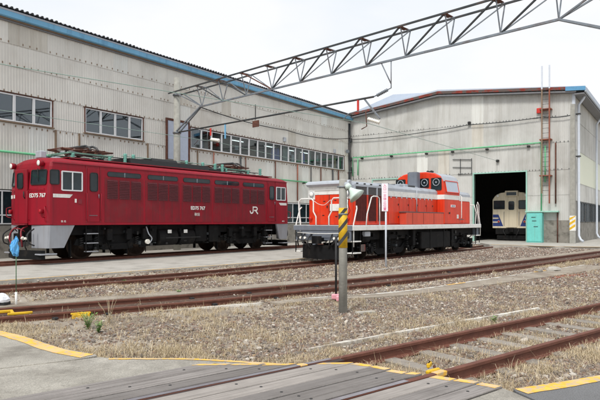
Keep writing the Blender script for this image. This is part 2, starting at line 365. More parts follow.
def sstep(a, b, x): t = np.clip((x-a)/(b-a), 0, 1); return t*t*(3-2*t)
def wob(x, y):
    return (np.sin(x*2.1+y*1.3)+np.sin(x*3.7-y*2.9+1)+np.sin(x*5.9+y*7.1+2)*.6+np.sin(x*11.3-y*9.7)*.4)/3
def ground_z(x, y):
    a, b, c = np.abs(pdist(x, y, cA2)), np.abs(pdist(x, y, cB2)), np.abs(pdist(x, y, cC2))
    z = -.13+.012*wob(x, y)
    z = z+(-.10)*(1-sstep(.9, 1.5, a)); z = z+(-.085)*(1-sstep(.9, 1.4, b)); z = z+(-.03)*(1-sstep(.6, .9, c))
    for pol in (slab_a, slab_b, asph, plat, apron): z = np.where(in_poly(x, y, pol), np.minimum(z, -.26), z)
    return z

# ------------------------------------------------------------------ terrain
def axis(lo, hi, a, b, st):
    mid = list(np.arange(a, b, st)); l = []; d = st; p = a
    while p > lo: d *= 1.35; p -= d; l.append(p)
    r = []; d = st; p = mid[-1]
    while p < hi: d *= 1.35; p += d; r.append(p)
    return np.array(l[::-1]+mid+r)
gx, gy = axis(-900, 900, -9, 13, .13), axis(-300, 1500, 4.6, 27, .13)
X, Y = np.meshgrid(gx, gy); Z = ground_z(X, Y)
n0, n1 = X.shape
V = np.stack([X, Y, Z], -1).reshape(-1, 3); idx = np.arange(n0*n1).reshape(n0, n1)
Fq = np.stack([idx[:-1, :-1], idx[:-1, 1:], idx[1:, 1:], idx[1:, :-1]], -1).reshape(-1, 4)
def np_mesh(name, V, F, m, smooth=True):
    me = bpy.data.meshes.new(name); k = F.shape[1]
    me.vertices.add(len(V)); me.vertices.foreach_set('co', V.astype(np.float32).ravel())
    me.loops.add(F.size); me.loops.foreach_set('vertex_index', F.astype(np.int32).ravel())
    me.polygons.add(len(F)); me.polygons.foreach_set('loop_start', np.arange(0, F.size, k, dtype=np.int32))
    me.polygons.foreach_set('loop_total', np.full(len(F), k, np.int32))
    me.polygons.foreach_set('use_smooth', np.full(len(F), smooth))
    me.update(calc_edges=True); me.validate(); me.materials.append(MATS[m]); return me
tag(inst('ground', np_mesh('ground', V, Fq, 'ground')), kind='structure')

def slab(name, poly, z0, z1, m):
    # wind counter-clockwise so tops face up
    a = sum(poly[i][0]*poly[(i+1) % len(poly)][1]-poly[(i+1) % len(poly)][0]*poly[i][1] for i in range(len(poly)))
    if a < 0: poly = poly[::-1]
    return tag(MB().prism(poly, 'z', z0, z1).obj(name, m), kind='structure')
road = slab('road', slab_b, -.35, -.02, 'concrete_road')
road2 = slab('road_slab', slab_a, -.35, -.012, 'concrete_road')
asphalt = slab('asphalt_road', asph, -.35, -.012, 'asphalt')
platform = slab('platform', plat, -.4, -.08, 'concrete')
apron_o = slab('apron', apron, -.4, 0, 'concrete')

def paint(pl, w, z, m, parent, name='painted_line', seg=.14, jit=.009):
    pl = catmull(pl, seg); l = offset(pl, -w/2); r = offset(pl, w/2)
    j = lambda p: (p[0]+random.uniform(-jit, jit), p[1]+random.uniform(-jit, jit))
    return ribbon(MB(), [j(p) for p in l], [j(p) for p in r], None, z).obj(name, m, parent)
paint(offset(catmull(road_edge, 1), .10), .17, -.007, 'yellow_paint', road2)
paint(offset(catmull(cross_edge[:5], 1), .035), .06, -.015, 'yellow_paint', road)
paint(offset(catmull(asph_edge, 1), .09), .15, -.007, 'yellow_paint', asphalt)
paint(offset(plat_edge[2:], -.07), .10, -.075, 'yellow_paint', platform)
paint([(12.2, 35.8), (13.6, 34.35), (15.1, 32.9), (18.2, 32.05), (23.5, 31.7)], .2, .005, 'yellow_paint', apron_o)

# concrete walkway beside track B (far side), and the one on the near side with a white painted edge
pb = [p for p in offset(cB, -1.0) if -13 < p[0] < 26]
tag(ribbon(MB(), offset(pb, -.36), offset(pb, .22), -.35, -.115).obj('walkway', 'concrete_dirty'), kind='structure')
far_e = catmull([(-.6, 11.05), (.0, 11.55), (2.29, 12.75), (5.8, 16.1), (10.3, 20.4)], .4); n_ = len(far_e)
near_e = [(x+.78*min(1, .35+.9*i/n_)*.9, y-.78*min(1, .35+.9*i/n_)*.95) for i, (x, y) in enumerate(far_e)]
strip = tag(ribbon(MB(), far_e, near_e, -.3, -.095).obj('concrete_strip', 'concrete_dirty'), kind='structure')
paint(offset(far_e, .07)[1:], .09, -.09, 'kerb_white', strip)
for a, b in ((24, 26), (12, 14)):
    if b < n_: paint(offset(far_e, .075)[a:b+1], .10, -.0865, 'yellow_paint', strip)
def kerb(pl, w, z0, z1, name='kerb', m='kerb_white'):
    pl = catmull(pl, .25); j = lambda p: (p[0]+random.uniform(-.015, .015), p[1]+random.uniform(-.015, .015))
    return tag(ribbon(MB(), [j(p) for p in offset(pl, -w/2)], [j(p) for p in offset(pl, w/2)], z0, z1).obj(name, m), kind='structure')
kerb([(.12, 6.95), (.55, 7.3), (1.43, 8.0), (2.73, 9.0), (4.35, 10.2)], .06, -.2, -.078)
kerb([(-2.4, 10.0), (-1.6, 10.45), (-.7, 10.95)], .06, -.2, -.09)
kerb([(2.2, 18.0), (4.2, 20.6), (6.6, 23.4)], .16, -.3, -.1, m='concrete')

# ------------------------------------------------------------------ tracks
RP = [(-.065, 0), (.065, 0), (.065, .012), (.012, .03), (.010, .105), (.032, .115), (.033, .145), (.026, .15), (-.026, .15), (-.033, .145), (-.032, .115), (-.010, .105), (-.012, .03), (-.065, .012)]
def rail(pl, ztop, parent, m='rail_rust'):
    rings = []
    for i, p in enumerate(pl):
        a = Vector(pl[max(i-1, 0)]); b = Vector(pl[min(i+1, len(pl)-1)]); t = (b-a).normalized()
        rings.append([(p[0]+t.y*u, p[1]-t.x*u, ztop-.15+w) for u, w in reversed(RP)])
    o = MB().loft(rings).obj('rail', m, parent)
    top = offset(pl, 0)
    return o
def railtop(pl, z, parent, w=.06):
    return ribbon(MB(), offset(pl, -w/2), offset(pl, w/2), None, z).obj('rail_running_surface', 'rail_top', parent)
def track(name, cl, ztop, label, m='rail_rust'):
    t = empty(name, (0, 0, 0)); tag(t, label, 'railway track', 'tracks of the yard')
    rr = []
    for d in (-.535, .535): rr.append(rail(offset(cl, d), ztop, t, m))
    return t, rr
tA, rA = track('railway_track', cA, -.12, 'rusty railway track beside the platform edge, the one the orange diesel stands on')
tB, rB = track('railway_track', cB, -.10, 'long rusty railway track curving across the middle, in front of the orange diesel')
tC, rC = track('railway_track', cC, 0.0, 'nearest railway track, running through the plank crossing to the right edge')
tE, rE = track('railway_track', cE, .02, 'railway track sunk in concrete beneath the crimson electric locomotive')
bC = [C(s, 0) for s in np.arange(-9, .9, .45)]
for d, r_ in ((-.535, rC[0]), (.535, rC[1])): railtop(offset(bC, d), .003, r_)

sm = MB().box(-.1, .1, -1.02, 1.02, -.14, 0, .008)
sl_me = sm.obj('sleeper', 'sleeper', tC).data
bpy.data.objects.remove(bpy.data.objects['sleeper'])
for i in range(34):
    s = 1.35+i*.62; p = C(s, random.uniform(-.02, .02))
    inst('sleeper', sl_me, tC, (p[0], p[1], -.128), (0, 0, math.atan2(dC.y, dC.x)+random.uniform(-.02, .02)))
def near_pt(pl, d, s):     # point at arc fraction of offset polyline by px-like x
    q = offset(pl, d); i = min(range(len(q)), key=lambda k: abs(q[k][0]/max(q[k][1], .1)-s)); a = Vector(q[i]); b = Vector(q[min(i+1, len(q)-1)])
    return a, (b-a).normalized()
def fishplate(cl, d, px, ztop, parent, m='rust', L=.5, side=1, name='fishplate'):
    p, t = near_pt(cl, d, (px-300)/560); n = Vector((t.y, -t.x)); c = p+n*.022*side
    mb = MB().bar((c.x-t.x*L/2, c.y-t.y*L/2, ztop-.08), (c.x+t.x*L/2, c.y+t.y*L/2, ztop-.08), .03, .075)
    for k in (-.3, -.1, .1, .3):
        q = c+t*(k*L)+n*.015*side; mb.disc((q.x, q.y, ztop-.08), (n.x*side, n.y*side, 0), .016, .03, 6)
    return mb.obj(name, m, parent)
fishplate(cB, -.535, 220, -.10, tB); fishplate(cB, .535, 252, -.10, tB); fishplate(cA, -.535, 120, -.12, tA); fishplate(cA, .535, 140, -.12, tA)
fishplate(cB, .535, 540, -.10, tB)
for cl, z, t_ in ((cA, -.24, tA), (cB, -.225, tB)):
    tag(ribbon(MB(), offset(cl, -.46), offset(cl, .46), None, z+.03).obj('track_bed', 'track_bed'), kind='structure')
# rail clips
clip = MB().box(-.05, .05, -.05, .05, 0, .05, .012).obj('rail_clip', 'black', tB).data; bpy.data.objects.remove(bpy.data.objects['rail_clip'])
for d, px in ((.62, 118), (-.45, 186), (.62, 218), (-.45, 248), (.62, 283), (-.45, 312), (-.45, 368), (.62, 30), (-.62, 414), (-.45, 450), (-.45, 480), (.62, 385)):
    p, t = near_pt(cB, d, (px-300)/560); inst('rail_clip', clip, tB, (p.x, p.y, -.215), (0, 0, math.atan2(t.y, t.x)))
# yellow painted fittings on track B (left)
p, t = near_pt(cB, .60, (76-300)/560); n = Vector((t.y, -t.x))
m = MB(Matrix.Translation((p.x, p.y, -.245)) @ Matrix.Rotation(math.atan2(t.y, t.x), 4, 'Z')); m.box(-.15, .15, -.045, .03, 0, .10, .012); m.box(-.17, .17, -.03, .02, .09, .125, .01)
m.obj('painted_stop_block', 'yellow_sign', tB)
p, t = near_pt(cB, 0.0, (18-300)/560)
m = MB(Matrix.Translation((p.x, p.y, -.10)) @ Matrix.Rotation(math.atan2(t.y, t.x), 4, 'Z')); m.box(-.35, .22, .22, .27, -.05, .0, .01); m.box(.17, .22, -.10, .22, -.05, -.004, .01); m.box(.1, .5, -.16, -.11, -.045, .0, .01)
m.obj('painted_point_lock', 'yellow_sign', tB)

# ------------------------------------------------------------------ plank crossing
cr = empty('plank_crossing', (oC.x, oC.y, 0), math.atan2(dC.y, dC.x))
tag(cr, 'weathered grey timber plank crossing laid around the rails in the foreground', 'level crossing')
# local frame: x along the track, +y to the left of travel (far side)
ends = [(-.62, .0), (-.2, .56), (.27, .66), (.63, .82), (.91, .9), (1.2, .98), (1.5, 1.05)]
def s_end(n):
    for (a, sa), (b, sb) in zip(ends[:-1], ends[1:]):
        if n <= b: t = (n-a)/(b-a); return sa+(sb-sa)*max(t, -2.2)
    return ends[-1][1]
bands = [(-1.205, -.992), (-.972, -.79), (-.772, -.60), (-.44, -.24), (-.222, -.03), (-.014, .17), (.186, .36), (.374, .47), (.60, .80), (.816, 1.0), (1.016, 1.2)]
for a, b in bands:
    e = s_end((a+b)/2)+random.uniform(-.02, .02); cut = e-random.uniform(2.4, 3.2)
    zt = .004+random.uniform(-.004, .004)
    e0, e1 = s_end(a), s_end(b); off = e-s_end((a+b)/2)
    for (q0, q1, s0) in ((cut+.004, None, 0), (-9, cut-.004, 1)):
        if q1 is None: poly = [(q0, -a), (q0, -b), (e1+off, -b), (e0+off, -a)]
        else: poly = [(q0, -a), (q0, -b), (q1, -b), (q1, -a)]
        o = MB().prism([(x, y) for x, y in poly], 'z', -.045, zt-.002*s0).obj('plank', 'plank_pale' if random.random() < .3 else 'plank', cr); bevel(o, .006, 1)
        if q1 is None:
            k = .085
            MB().prism([(e0+off-k-random.uniform(0, .03), -a-.006), (e1+off-k-random.uniform(0, .03), -b+.006), (e1+off-.006, -b+.006), (e0+off-.006, -a-.006)], 'z', zt+.002, zt+.0035).obj('painted_end', 'yellow_paint', o)
        for bx in ((e-.35, e-1.3) if q1 is None else (cut-.3, cut-1.6)):
            MB().disc((bx+random.uniform(-.05, .05), -(a+b)/2+random.uniform(-.03, .03), zt-.003), (0, 0, 1), .014, .006, 8).obj('spike', 'black', o)
MB().prism([(-9, 1.2), (-9, -1.2), (.9, -1.2), (.5, -.6), (.35, 0), (-.1, .5), (-.6, 1.2)], 'z', -.0195, -.013).obj('plank_gap_shade', 'black', cr)  # black sheet added under the planks; its colour gives the gaps their shade
for d in (-.47, .50): MB().box(-9, .55, -d-.055, -d+.022 if d > 0 else -d+.03, -.012, -.006).obj('flangeway', 'flange', cr)
yc = empty('rail_clamp', (*C(.98, .43), -.1), math.atan2(dC.y, dC.x)); tag(yc, 'yellow painted clamp lying beside the near rail at the edge of the crossing', 'clamp')
MB().box(-.10, .10, -.022, .022, .06, .10, .01).obj('clamp_bar', 'yellow_sign', yc); MB(RZ(25)).box(.06, .19, .05, .085, .08, .135, .012).obj('clamp_head', 'yellow_sign', yc)
MB().tube([(-.1, .0, .02), (.1, .05, .05), (.12, .08, .1)], .014, 6).obj('clamp_pin', 'rust', yc)
p = MB(Matrix.Translation((*C(.93, .535), 0)) @ Matrix.Rotation(math.atan2(dC.y, dC.x), 4, 'Z')); p.box(-.07, .09, -.04, .04, -.04, .006, .004); p.obj('painted_rail_band', 'yellow_paint', tC)
p = MB(Matrix.Translation((*C(.06, -.535), 0)) @ Matrix.Rotation(math.atan2(dC.y, dC.x), 4, 'Z')); p.box(-.05, .04, -.04, .04, -.04, .006, .004); p.obj('painted_rail_band', 'yellow_paint', tC)

# ------------------------------------------------------------------ sheds: corrugated sheet (unit 1 x 1, outward = -y)
def corr_mesh(name, m, waves=7, amp=.013, lap=.018):
    mb = MB(); pts = []
    for k in range(waves):
        for f, d in ((0, 0), (.28, 0), (.5, 1), (.78, 1)): pts.append(((k+f)/waves, -d*amp))
    pts.append((1, 0)); n = len(pts)
    mb.add([(x, y-lap, 0) for x, y in pts]+[(x, y, 1) for x, y in pts], [(i, i+1, n+i+1, n+i) for i in range(n-1)])
    o = mb.obj(name, m); me = o.data; bpy.data.objects.remove(o); return me
sheet_b = corr_mesh('cladding_sheet', 'clad_beige', amp=.009); sheet_g = corr_mesh('cladding_sheet', 'clad_grey')
alt_n = corr_mesh('cladding_sheet', 'clad_new', amp=.010); alt_o = corr_mesh('cladding_sheet', 'clad_old', amp=.011)
def sheet(me, parent, x0, x1, z0, z1, y=0, flip=False):
    q = random.random()
    if q < .05: me = alt_n
    elif q < .075: me = alt_o
    return inst('cladding_sheet', me, parent, (x1 if flip else x0, y+random.uniform(-.003, .003), z0), (0, 0, math.pi if flip else 0), (x1-x0, 1, z1-z0))
bolt = MB().disc((0, 0, 0), (0, -1, 0), .02, .018, 6)
def bolts(parent, rows, x0, x1, y, sgn, m='rust', pitch=.126, skip=.12):
    mb = MB()
    for z in rows:
        x = x0
        while x < x1:
            if random.random() > skip: mb.box(x-.02, x+.02, min(y, y+sgn*.034), max(y, y+sgn*.034), z-.06, z+.02)
            x += pitch*2.5*random.choice((1, 1, 1, .8))
    return tag(mb.obj('cladding_bolts', m, parent), kind='stuff')

# ---- left shed. local x: distance from the inner corner towards the camera; +y out into the yard
LS = empty('locomotive_shed', (corner.x, corner.y, 0), math.atan2(-wallA.y, -wallA.x))
tag(LS, 'long beige corrugated shed with blue gutter and window strip behind the crimson locomotive', 'shed')
FL = Matrix.Rotation(math.pi, 4, 'Z')      # window() builds with outward -y: turn it round, x mirrored
XE = 40.0
mb = MB()
mb.box(-.6, XE, -.25, -.05, -.3, 1.35); mb.box(-.6, XE, -.25, -.05, 2.8, 5.72); mb.box(-.6, XE, -.25, -.05, 6.95, 10.0)
wins = [(1.113, 18.773), (22.24, 25.68), (27.39, 30.83), (32.6, 36.04)]
edges = [-.6]+[v for w in wins for v in w]+[XE]
gaps = list(zip(edges[::2], edges[1::2]))
for a, b in gaps: mb.box(a, b, -.25, -.05, 5.7201, 6.9499)
mb.obj('wall', 'wall_back', LS)
MB().box(-.6, XE, -.05, .03, -.3, 1.3).obj('concrete_base', 'concrete_base', LS)
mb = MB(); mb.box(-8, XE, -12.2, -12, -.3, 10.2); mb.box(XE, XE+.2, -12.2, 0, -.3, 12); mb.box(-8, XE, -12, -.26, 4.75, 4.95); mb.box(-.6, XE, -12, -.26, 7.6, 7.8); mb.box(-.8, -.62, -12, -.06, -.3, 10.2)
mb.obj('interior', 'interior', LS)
ncol = 36
for k in range(ncol):
    x0 = .23+.883*k; x1 = x0+.883
    sheet(sheet_b, LS, x0, x1, 2.85, 5.68, .0, True)
    for z0, z1 in ((7.0, 8.13), (8.11, 9.07), (9.05, 10.0)): sheet(sheet_b, LS, x0, x1, z0, z1, 0, True)
for z0, z1 in ((2.85, 5.68), (7.0, 8.13), (8.11, 9.07), (9.05, 10.0)): sheet(sheet_b, LS, -.05, .225, z0, z1, 0, True)
for a, b in gaps:
    a = max(a, 0); b = min(b, 32); 
    if b-a < .1: continue
    n = max(1, round((b-a)/.87))
    for i in range(n): sheet(sheet_b, LS, a+(b-a)*i/n, a+(b-a)*(i+1)/n, 5.66, 7.02, 0, True)
bolts(LS, (7.06, 8.22, 9.16, 5.60), .2, 32, .0, 1, 'brown_trim')
# windows
def lwin(x0, x1, z0, z1, fw=.045, mull=(), g='window_glass', hz=()):
    return window(LS, FL @ T(0, .02, 0), -x1, -x0, z0, z1, fw, 'win_white', g, .01, [-q for q in mull], .05, hz=hz)
for a, b in wins:
    n = round((b-a)/.87); w = (b-a)/n
    for i in range(n): lwin(a+i*w+.004, a+(i+1)*w-.004, 5.76, 6.93, .045 if i % 2 else .06)
    MB().box(a-.1, b+.1, -.03, .09, 5.69, 5.735).obj('window_sill', 'brown_trim', LS)
    MB().box(a-.1, b+.1, -.03, .06, 6.945, 6.968).obj('window_head', 'rust', LS)
    for q in (a-.03, b+.03): MB().box(q-.02, q+.02, -.03, .06, 5.74, 6.943).obj('window_jamb', 'rust', LS)
for i in range(21):
    x0 = .6+i*1.76; lwin(x0, x0+1.74, 1.36, 2.8, .05, (x0+.87,), 'glass_dark', (1.75,))
# hatch with pale double doors
MB().box(18.9, 20.66, .03, .10, 7.1, 7.22).obj('hatch_frame', 'rust', LS); MB().box(20.56, 20.66, .03, .11, 4.9, 7.098).obj('hatch_frame', 'rust', LS); MB().box(18.9, 19.0, .03, .11, 4.9, 7.098).obj('hatch_frame', 'rust', LS)
MB().box(19.005, 19.77, .035, .085, 4.95, 7.09, .01).obj('hatch_door', 'shutter', LS); MB().box(19.785, 20.555, .035, .085, 4.95, 7.09, .01).obj('hatch_door', 'shutter', LS)
MB().box(18.7, 20.8, .03, .16, 4.82, 4.895).obj('hatch_sill', 'concrete_base', LS)
# lower rusty pipes and seams under the strip window
for x, m_, r in ((16.9, 'rust_light', .035), (14.4, 'steel_dark', .05), (13.9, 'rust', .035), (10.7, 'rust', .04), (8.0, 'rust_light', .045), (6.2, 'steel_dark', .04), (4.8, 'rust', .045), (3.0, 'steel_dark', .06), (2.1, 'rust', .06)):
    MB().tube([(x, .09, 3.0), (x, .09, 5.66)], r, 8).obj('pipe', m_, LS)
for x in (18.2, 21.9, 26.0, 27.2): MB().box(x-.04, x+.04, .0, .05, 3, 5.65).obj('cover_strip', 'brown_trim', LS)
# eave: blue gutter, trim, soffit, roof
MB().prism([(.22, 10.08), (.30, 10.11), (.32, 10.32), (.10, 10.32), (.10, 10.08)], 'x', -.45, XE).obj('gutter', 'blue_gutter', LS)
MB().prism([(.322, 10.325), (.345, 10.36), (.335, 10.40), (.10, 10.40), (.10, 10.325)], 'x', -.45, XE).obj('gutter_lip', 'roof_pale', LS)
MB().box(-.4, XE, .03, .17, 10.03, 10.075).obj('eave_board', 'brown_trim', LS)
MB().box(-.4, XE, -.05, .10, 9.96, 10.027).obj('soffit', 'soffit', LS)
mb = MB(); n = int((XE+1)/.225)*4; pr = []
for i in range(n+1):
    x = -.6+i*.225/4; pr.append((x, (0, .04, .075, .04)[i % 4]))
k = len(pr)
mb.add([(x, .42, 10.42+d) for x, d in pr]+[(x, -6, 11.9+d) for x, d in pr]+[(x, -12.3, 10.4+d) for x, d in pr], [(i, i+1, k+i+1, k+i) for i in range(k-1)]+[(k+i, k+i+1, 2*k+i+1, 2*k+i) for i in range(k-1)])
mb.obj('roof', 'roof_slate', LS)
mb = MB()
for i in range(int(XE/.225)):
    q = -.6+i*.225
    if q > 27.2 or 22.8 < q < 25 or 16 < q < 19.4 or q < 9: mb.prism([(q+.06, 10.43), (q+.16, 10.43), (q+.145, 10.50), (q+.075, 10.50)], 'y', .36, .46)
tag(mb.obj('roof_hollow_shade', 'black', LS), kind='stuff')  # black blocks stand in for the shade in the hollows under the waves
# a few small wall boxes
for x, z in ((9.6, 7.32), (2.7, 7.2)): MB().box(x-.13, x+.13, .03, .14, z-.16, z+.16, .02).obj('wall_lamp', 'hood_grey', LS)
# hanging cable along the wall
def sag(p0, p1, s, n=14): return [tuple(Vector(p0).lerp(Vector(p1), i/n)-Vector((0, 0, s*4*(i/n)*(1-i/n)))) for i in range(n+1)]
MB().tube(sag((18.0, .16, 8.2), (9.5, .16, 8.0), .16)+sag((9.5, .16, 8.0), (.3, .16, 8.55), .28)[1:], .028, 6).obj('cable', 'black', LS)
# inside the upper floor
for x, w, m_ in ((10.45, .5, 'coat_blue'), (9.95, .35, 'coat_blue'), (6.75, .42, 'coat_blue'), (7.2, .42, 'coat_tan')):
    c = empty('hanging_coat', tuple(LS.matrix_basis @ Vector((x, -.30, 5.75))), LS.rotation_euler.z)
    tag(c, {10.45: 'blue work coat behind the window strip, left of the pale curtain', 9.95: 'small blue coat behind the window strip, beside the pale curtain', 6.75: 'blue coat hanging behind the right half of the window strip', 7.2: 'tan coat hanging behind the right half of the window strip'}[x], 'coat', 'coats hanging inside the upper floor')
    prof = [(-w*.5, 0), (-w*.42, .5), (-w*.35, .82), (-w*.1, .95), (w*.1, .95), (w*.35, .82), (w*.42, .5), (w*.5, 0), (w*.1, .03)]
    MB().prism([(a, b) for a, b in prof], 'y', -.06, .06).obj('coat_cloth', m_, c); MB().tube([(-w*.3, 0, .86), (0, 0, .97), (0, 0, 1.06)], .012, 5).obj('hanger', 'steel', c)
MB().box(8.6, 9.3, -.32, -.29, 5.76, 6.93).obj('curtain', 'curtain', LS)
for x_, z_, w_, h_ in ((7.95, 5.8, .3, .62), (4.6, 6.2, .25, .5), (8.3, 6.35, .4, .3), (2.4, 5.85, .3, .3), (1.5, 6.0, .2, .6), (14.2, 6.1, .35, .3)): MB().box(x_, x_+w_, -.30, -.27, z_, z_+h_).obj('notice', 'sign_white', LS)
for x_, m_ in ((2.9, 'brown_trim'), (1.9, 'yellow_sign'), (5.6, 'curtain')): MB().box(x_, x_+.22, -.34, -.30, 5.76, 6.9).obj('curtain', m_, LS)
MB().tube([(.25, .16, 4.42), (XE, .16, 4.42)], .05, 8).obj('pipe', 'green_paint', LS)
for x_ in (7.2, 13, 19, 24, 27.6, 30.4): MB().box(x_-.1, x_+.1, .02, .2, 4.3, 4.37, .01).obj('pipe_bracket', 'black', LS)
for z_, h_ in ((5.6, .5), (8.2, .35), (6.6, .3)): MB().box(.12, .36, .06, .26, z_, z_+h_, .02).obj('junction_box', 'steel_dark', LS)
for x in (5.3, 3.2, 7.9, 11.6):
    l_ = empty('ceiling_lamp', tuple(LS.matrix_basis @ Vector((x, -2.6, 7.2))), LS.rotation_euler.z); tag(l_, {5.3: 'third from left', 3.2: 'rightmost', 7.9: 'second from left', 11.6: 'leftmost'}[x]+' of the four lit tube lamps behind the window strip', 'lamp', 'lit lamps inside the upper floor')
    MB().box(-.65, .65, -.12, .12, .02, .09).obj('lamp_housing', 'white_paint', l_); MB().tube([(-.6, 0, -.01), (.6, 0, -.01)], .03, 8).obj('lamp_tube', 'tube_light', l_)

# ---- right shed. local x along the facade from the inner corner; -y out into the yard
RS = empty('gabled_shed', (corner.x, corner.y, 0), math.atan2(wallB.y, wallB.x))
tag(RS, 'grey corrugated gabled shed with red fascia and open dark doorway on the right', 'shed')
XW = 17.4; RX_ = 7.95
def rz(x): return 10.42+.95*(x/RX_ if x < RX_ else max(0, 1-(x-RX_)/(XW-RX_)*.97))
doors = [(2.18, 5.95, 4.9), (10.61, 14.31, 5.0)]
mb = MB()
for a, b in ((0, 2.18), (5.95, 10.61), (14.31, XW)): mb.box(a, b, .03, .25, -.3, 5.0)
mb.box(2.18, 5.95, .03, .25, 4.9, 5.0)
mb.prism([(0, 5.0), (XW, 5.0), (XW, rz(XW)), (RX_, rz(RX_)), (0, rz(0))], 'y', .03, .25)
mb.obj('wall', 'wall_back', RS)
mb = MB(); D = 34
mb.box(XW-.25, XW-.03, .25, D, -.3, 10.5); mb.box(0, XW, D, D+.2, -.3, 11.5); mb.box(-.3, -.1, .25, D, -.3, 10.5)
mb.obj('side_wall', 'wall_back', RS)
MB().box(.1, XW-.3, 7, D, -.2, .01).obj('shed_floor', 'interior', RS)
rows = (1.55, 3.3, 5.03, 6.92, 8.72)
nc = 20; w = XW/nc
for k in range(nc):
    x0, x1 = k*w, (k+1)*w; xm = (x0+x1)/2
    zs = list(rows)+[max(rz(x0), rz(x1))-.02]
    if x1 < 15: zs = [.0]+zs
    for z0, z1 in zip(zs[:-1], zs[1:]):
        d = [q for q in doors if x1 > q[0]+.05 and x0 < q[1]-.05]
        if d and z1 <= d[0][2]+.1:
            a, b, _ = d[0]
            if x0 < a-.03: sheet(sheet_g, RS, x0, a, z0, z1+.02)
            if x1 > b+.03: sheet(sheet_g, RS, b, x1, z0, z1+.02)
            continue
        sheet(sheet_g, RS, x0, x1, z0, z1+.02)
bolts(RS, (5.1, 6.98, 8.78), .1, XW-.2, -.0, -1, 'steel_dark', .1)
MB().box(15.0, XW, -.04, .03, -.3, 1.55).obj('block_base', 'concrete_base', RS)
for a, b, h in doors:
    MB().box(a-.08, a, -.08, .26, -.1, h+.11).obj('door_frame', 'mint_paint', RS); MB().box(b, b+.08, -.08, .26, -.1, h+.11).obj('door_frame', 'mint_paint', RS)
    MB().box(a, b, -.1, .26, h, h+.08).obj('door_frame', 'mint_paint', RS)
# side wall cladding along the right side (local +y away)
sheet_c = corr_mesh('cladding_sheet', 'cream_panel')
for k in range(30):
    y0 = .0+k*.9
    for z0, z1 in ((2.9, 4.2), (4.18, 6.45), (6.43, 8.5), (8.48, 10.3)):
        inst('cladding_sheet', sheet_c if z0 == 4.18 and k > 1 else sheet_g, RS, (XW, y0, z0), (0, 0, R(90)), (.9, 1, z1-z0))
MB().box(XW-.02, XW+.05, .0, 26, -.3, 1.4).obj('block_base', 'concrete_base', RS)
for k in range(5):
    y0 = 1.6+k*3.2
    window(RS, T(XW+.03, 0, 0) @ RZ(90), y0, y0+2.9, 1.42, 2.86, .06, 'steel_dark', 'glass_dark', .01, (y0+.72, y0+1.45, y0+2.18), .05)
# corner trim, pipes
MB().box(XW-.09, XW+.09, -.09, .06, .0, 10.3).obj('corner_trim', 'downpipe', RS)
for x, y in ((XW+.22, .55), (XW+.22, 9.8), (XW+.22, 19)):
    MB().tube([(XW+.62, y, 10.15), (XW+.5, y, 9.85), (x, y, 9.45), (x, y, .5), (x+.12, y-.06, .22), (x+.3, y-.15, .1)], .085, 10).obj('downpipe', 'downpipe', RS)
# roof, fascia
ov = .5
mb = MB(); th = .1
mb.prism([(-.55, 10.45), (RX_, rz(RX_)+.10), (XW+.75, 10.40), (XW+.75, 10.50), (RX_, rz(RX_)+.22), (-.55, 10.55)], 'y', -ov, D+.3); mb.obj('roof', 'roof_pale', RS)
def fasc(x0, x1, name, m, dz=.0, h=.13):
    f = lambda x: rz(min(max(x, 0), XW))+.02+dz - (.06 if x > XW else 0)
    MB().prism([(x0, f(x0)-h), (x1, f(x1)-h), (x1, f(x1)+.07), (x0, f(x0)+.07)], 'y', -ov-.05, -ov-.005).obj(name, m, RS)
fasc(-.4, RX_, 'fascia', 'red_fascia'); fasc(RX_+.003, XW-.45, 'fascia', 'red_fascia'); fasc(XW-.447, XW+.78, 'fascia_end', 'blue_fascia', 0, .2)
mb = MB(); mb.prism([(-.4, rz(0)-.27), (RX_, rz(RX_)-.27), (XW+.2, rz(XW)-.3), (XW+.2, rz(XW)-.2), (RX_, rz(RX_)-.17), (-.4, rz(0)-.17)], 'y', -ov+.02, .02); mb.obj('soffit', 'soffit', RS)
MB().prism([(XW+.72, 10.12), (XW+.80, 10.14), (XW+.82, 10.42), (XW+.72, 10.42)], 'y', -ov+.0, D).obj('gutter', 'roof_pale', RS)
MB().box(XW+.09, XW+.70, -ov+.05, D, 10.0, 10.08).obj('eave_soffit', 'soffit', RS)
# raised pale roof behind the ridge on the left
MB().prism([(-3.8, 10.2), (-3.8, 11.9), (1.2, 13.3), (5.7, 12.95), (8.4, 12.1), (8.4, 10.2)], 'y', 6, 24).obj('raised_roof', 'roof_pale', RS)
# green pipe run
MB().tube([(.37, -.22, 5.3), (.37, -.22, 6.87), (15.3, -.22, 6.97), (15.37, -.22, 6.9), (15.37, -.22, 1.9)], .05, 8).obj('pipe', 'green_paint', RS)
MB().tube([(.85, -.2, 5.35), (.85, -.2, 6.8)], .05, 8).obj('pipe', 'green_paint', RS); MB().tube([(15.62, -.2, 4.2), (15.62, -.2, 6.75)], .05, 8).obj('pipe', 'green_paint', RS)
for x in (1.2, 3.9, 6.9, 9.0, 11.6, 14.5): MB().box(x-.1, x+.1, -.2, 0, 6.72, 6.84, .01).obj('pipe_bracket', 'black', RS)
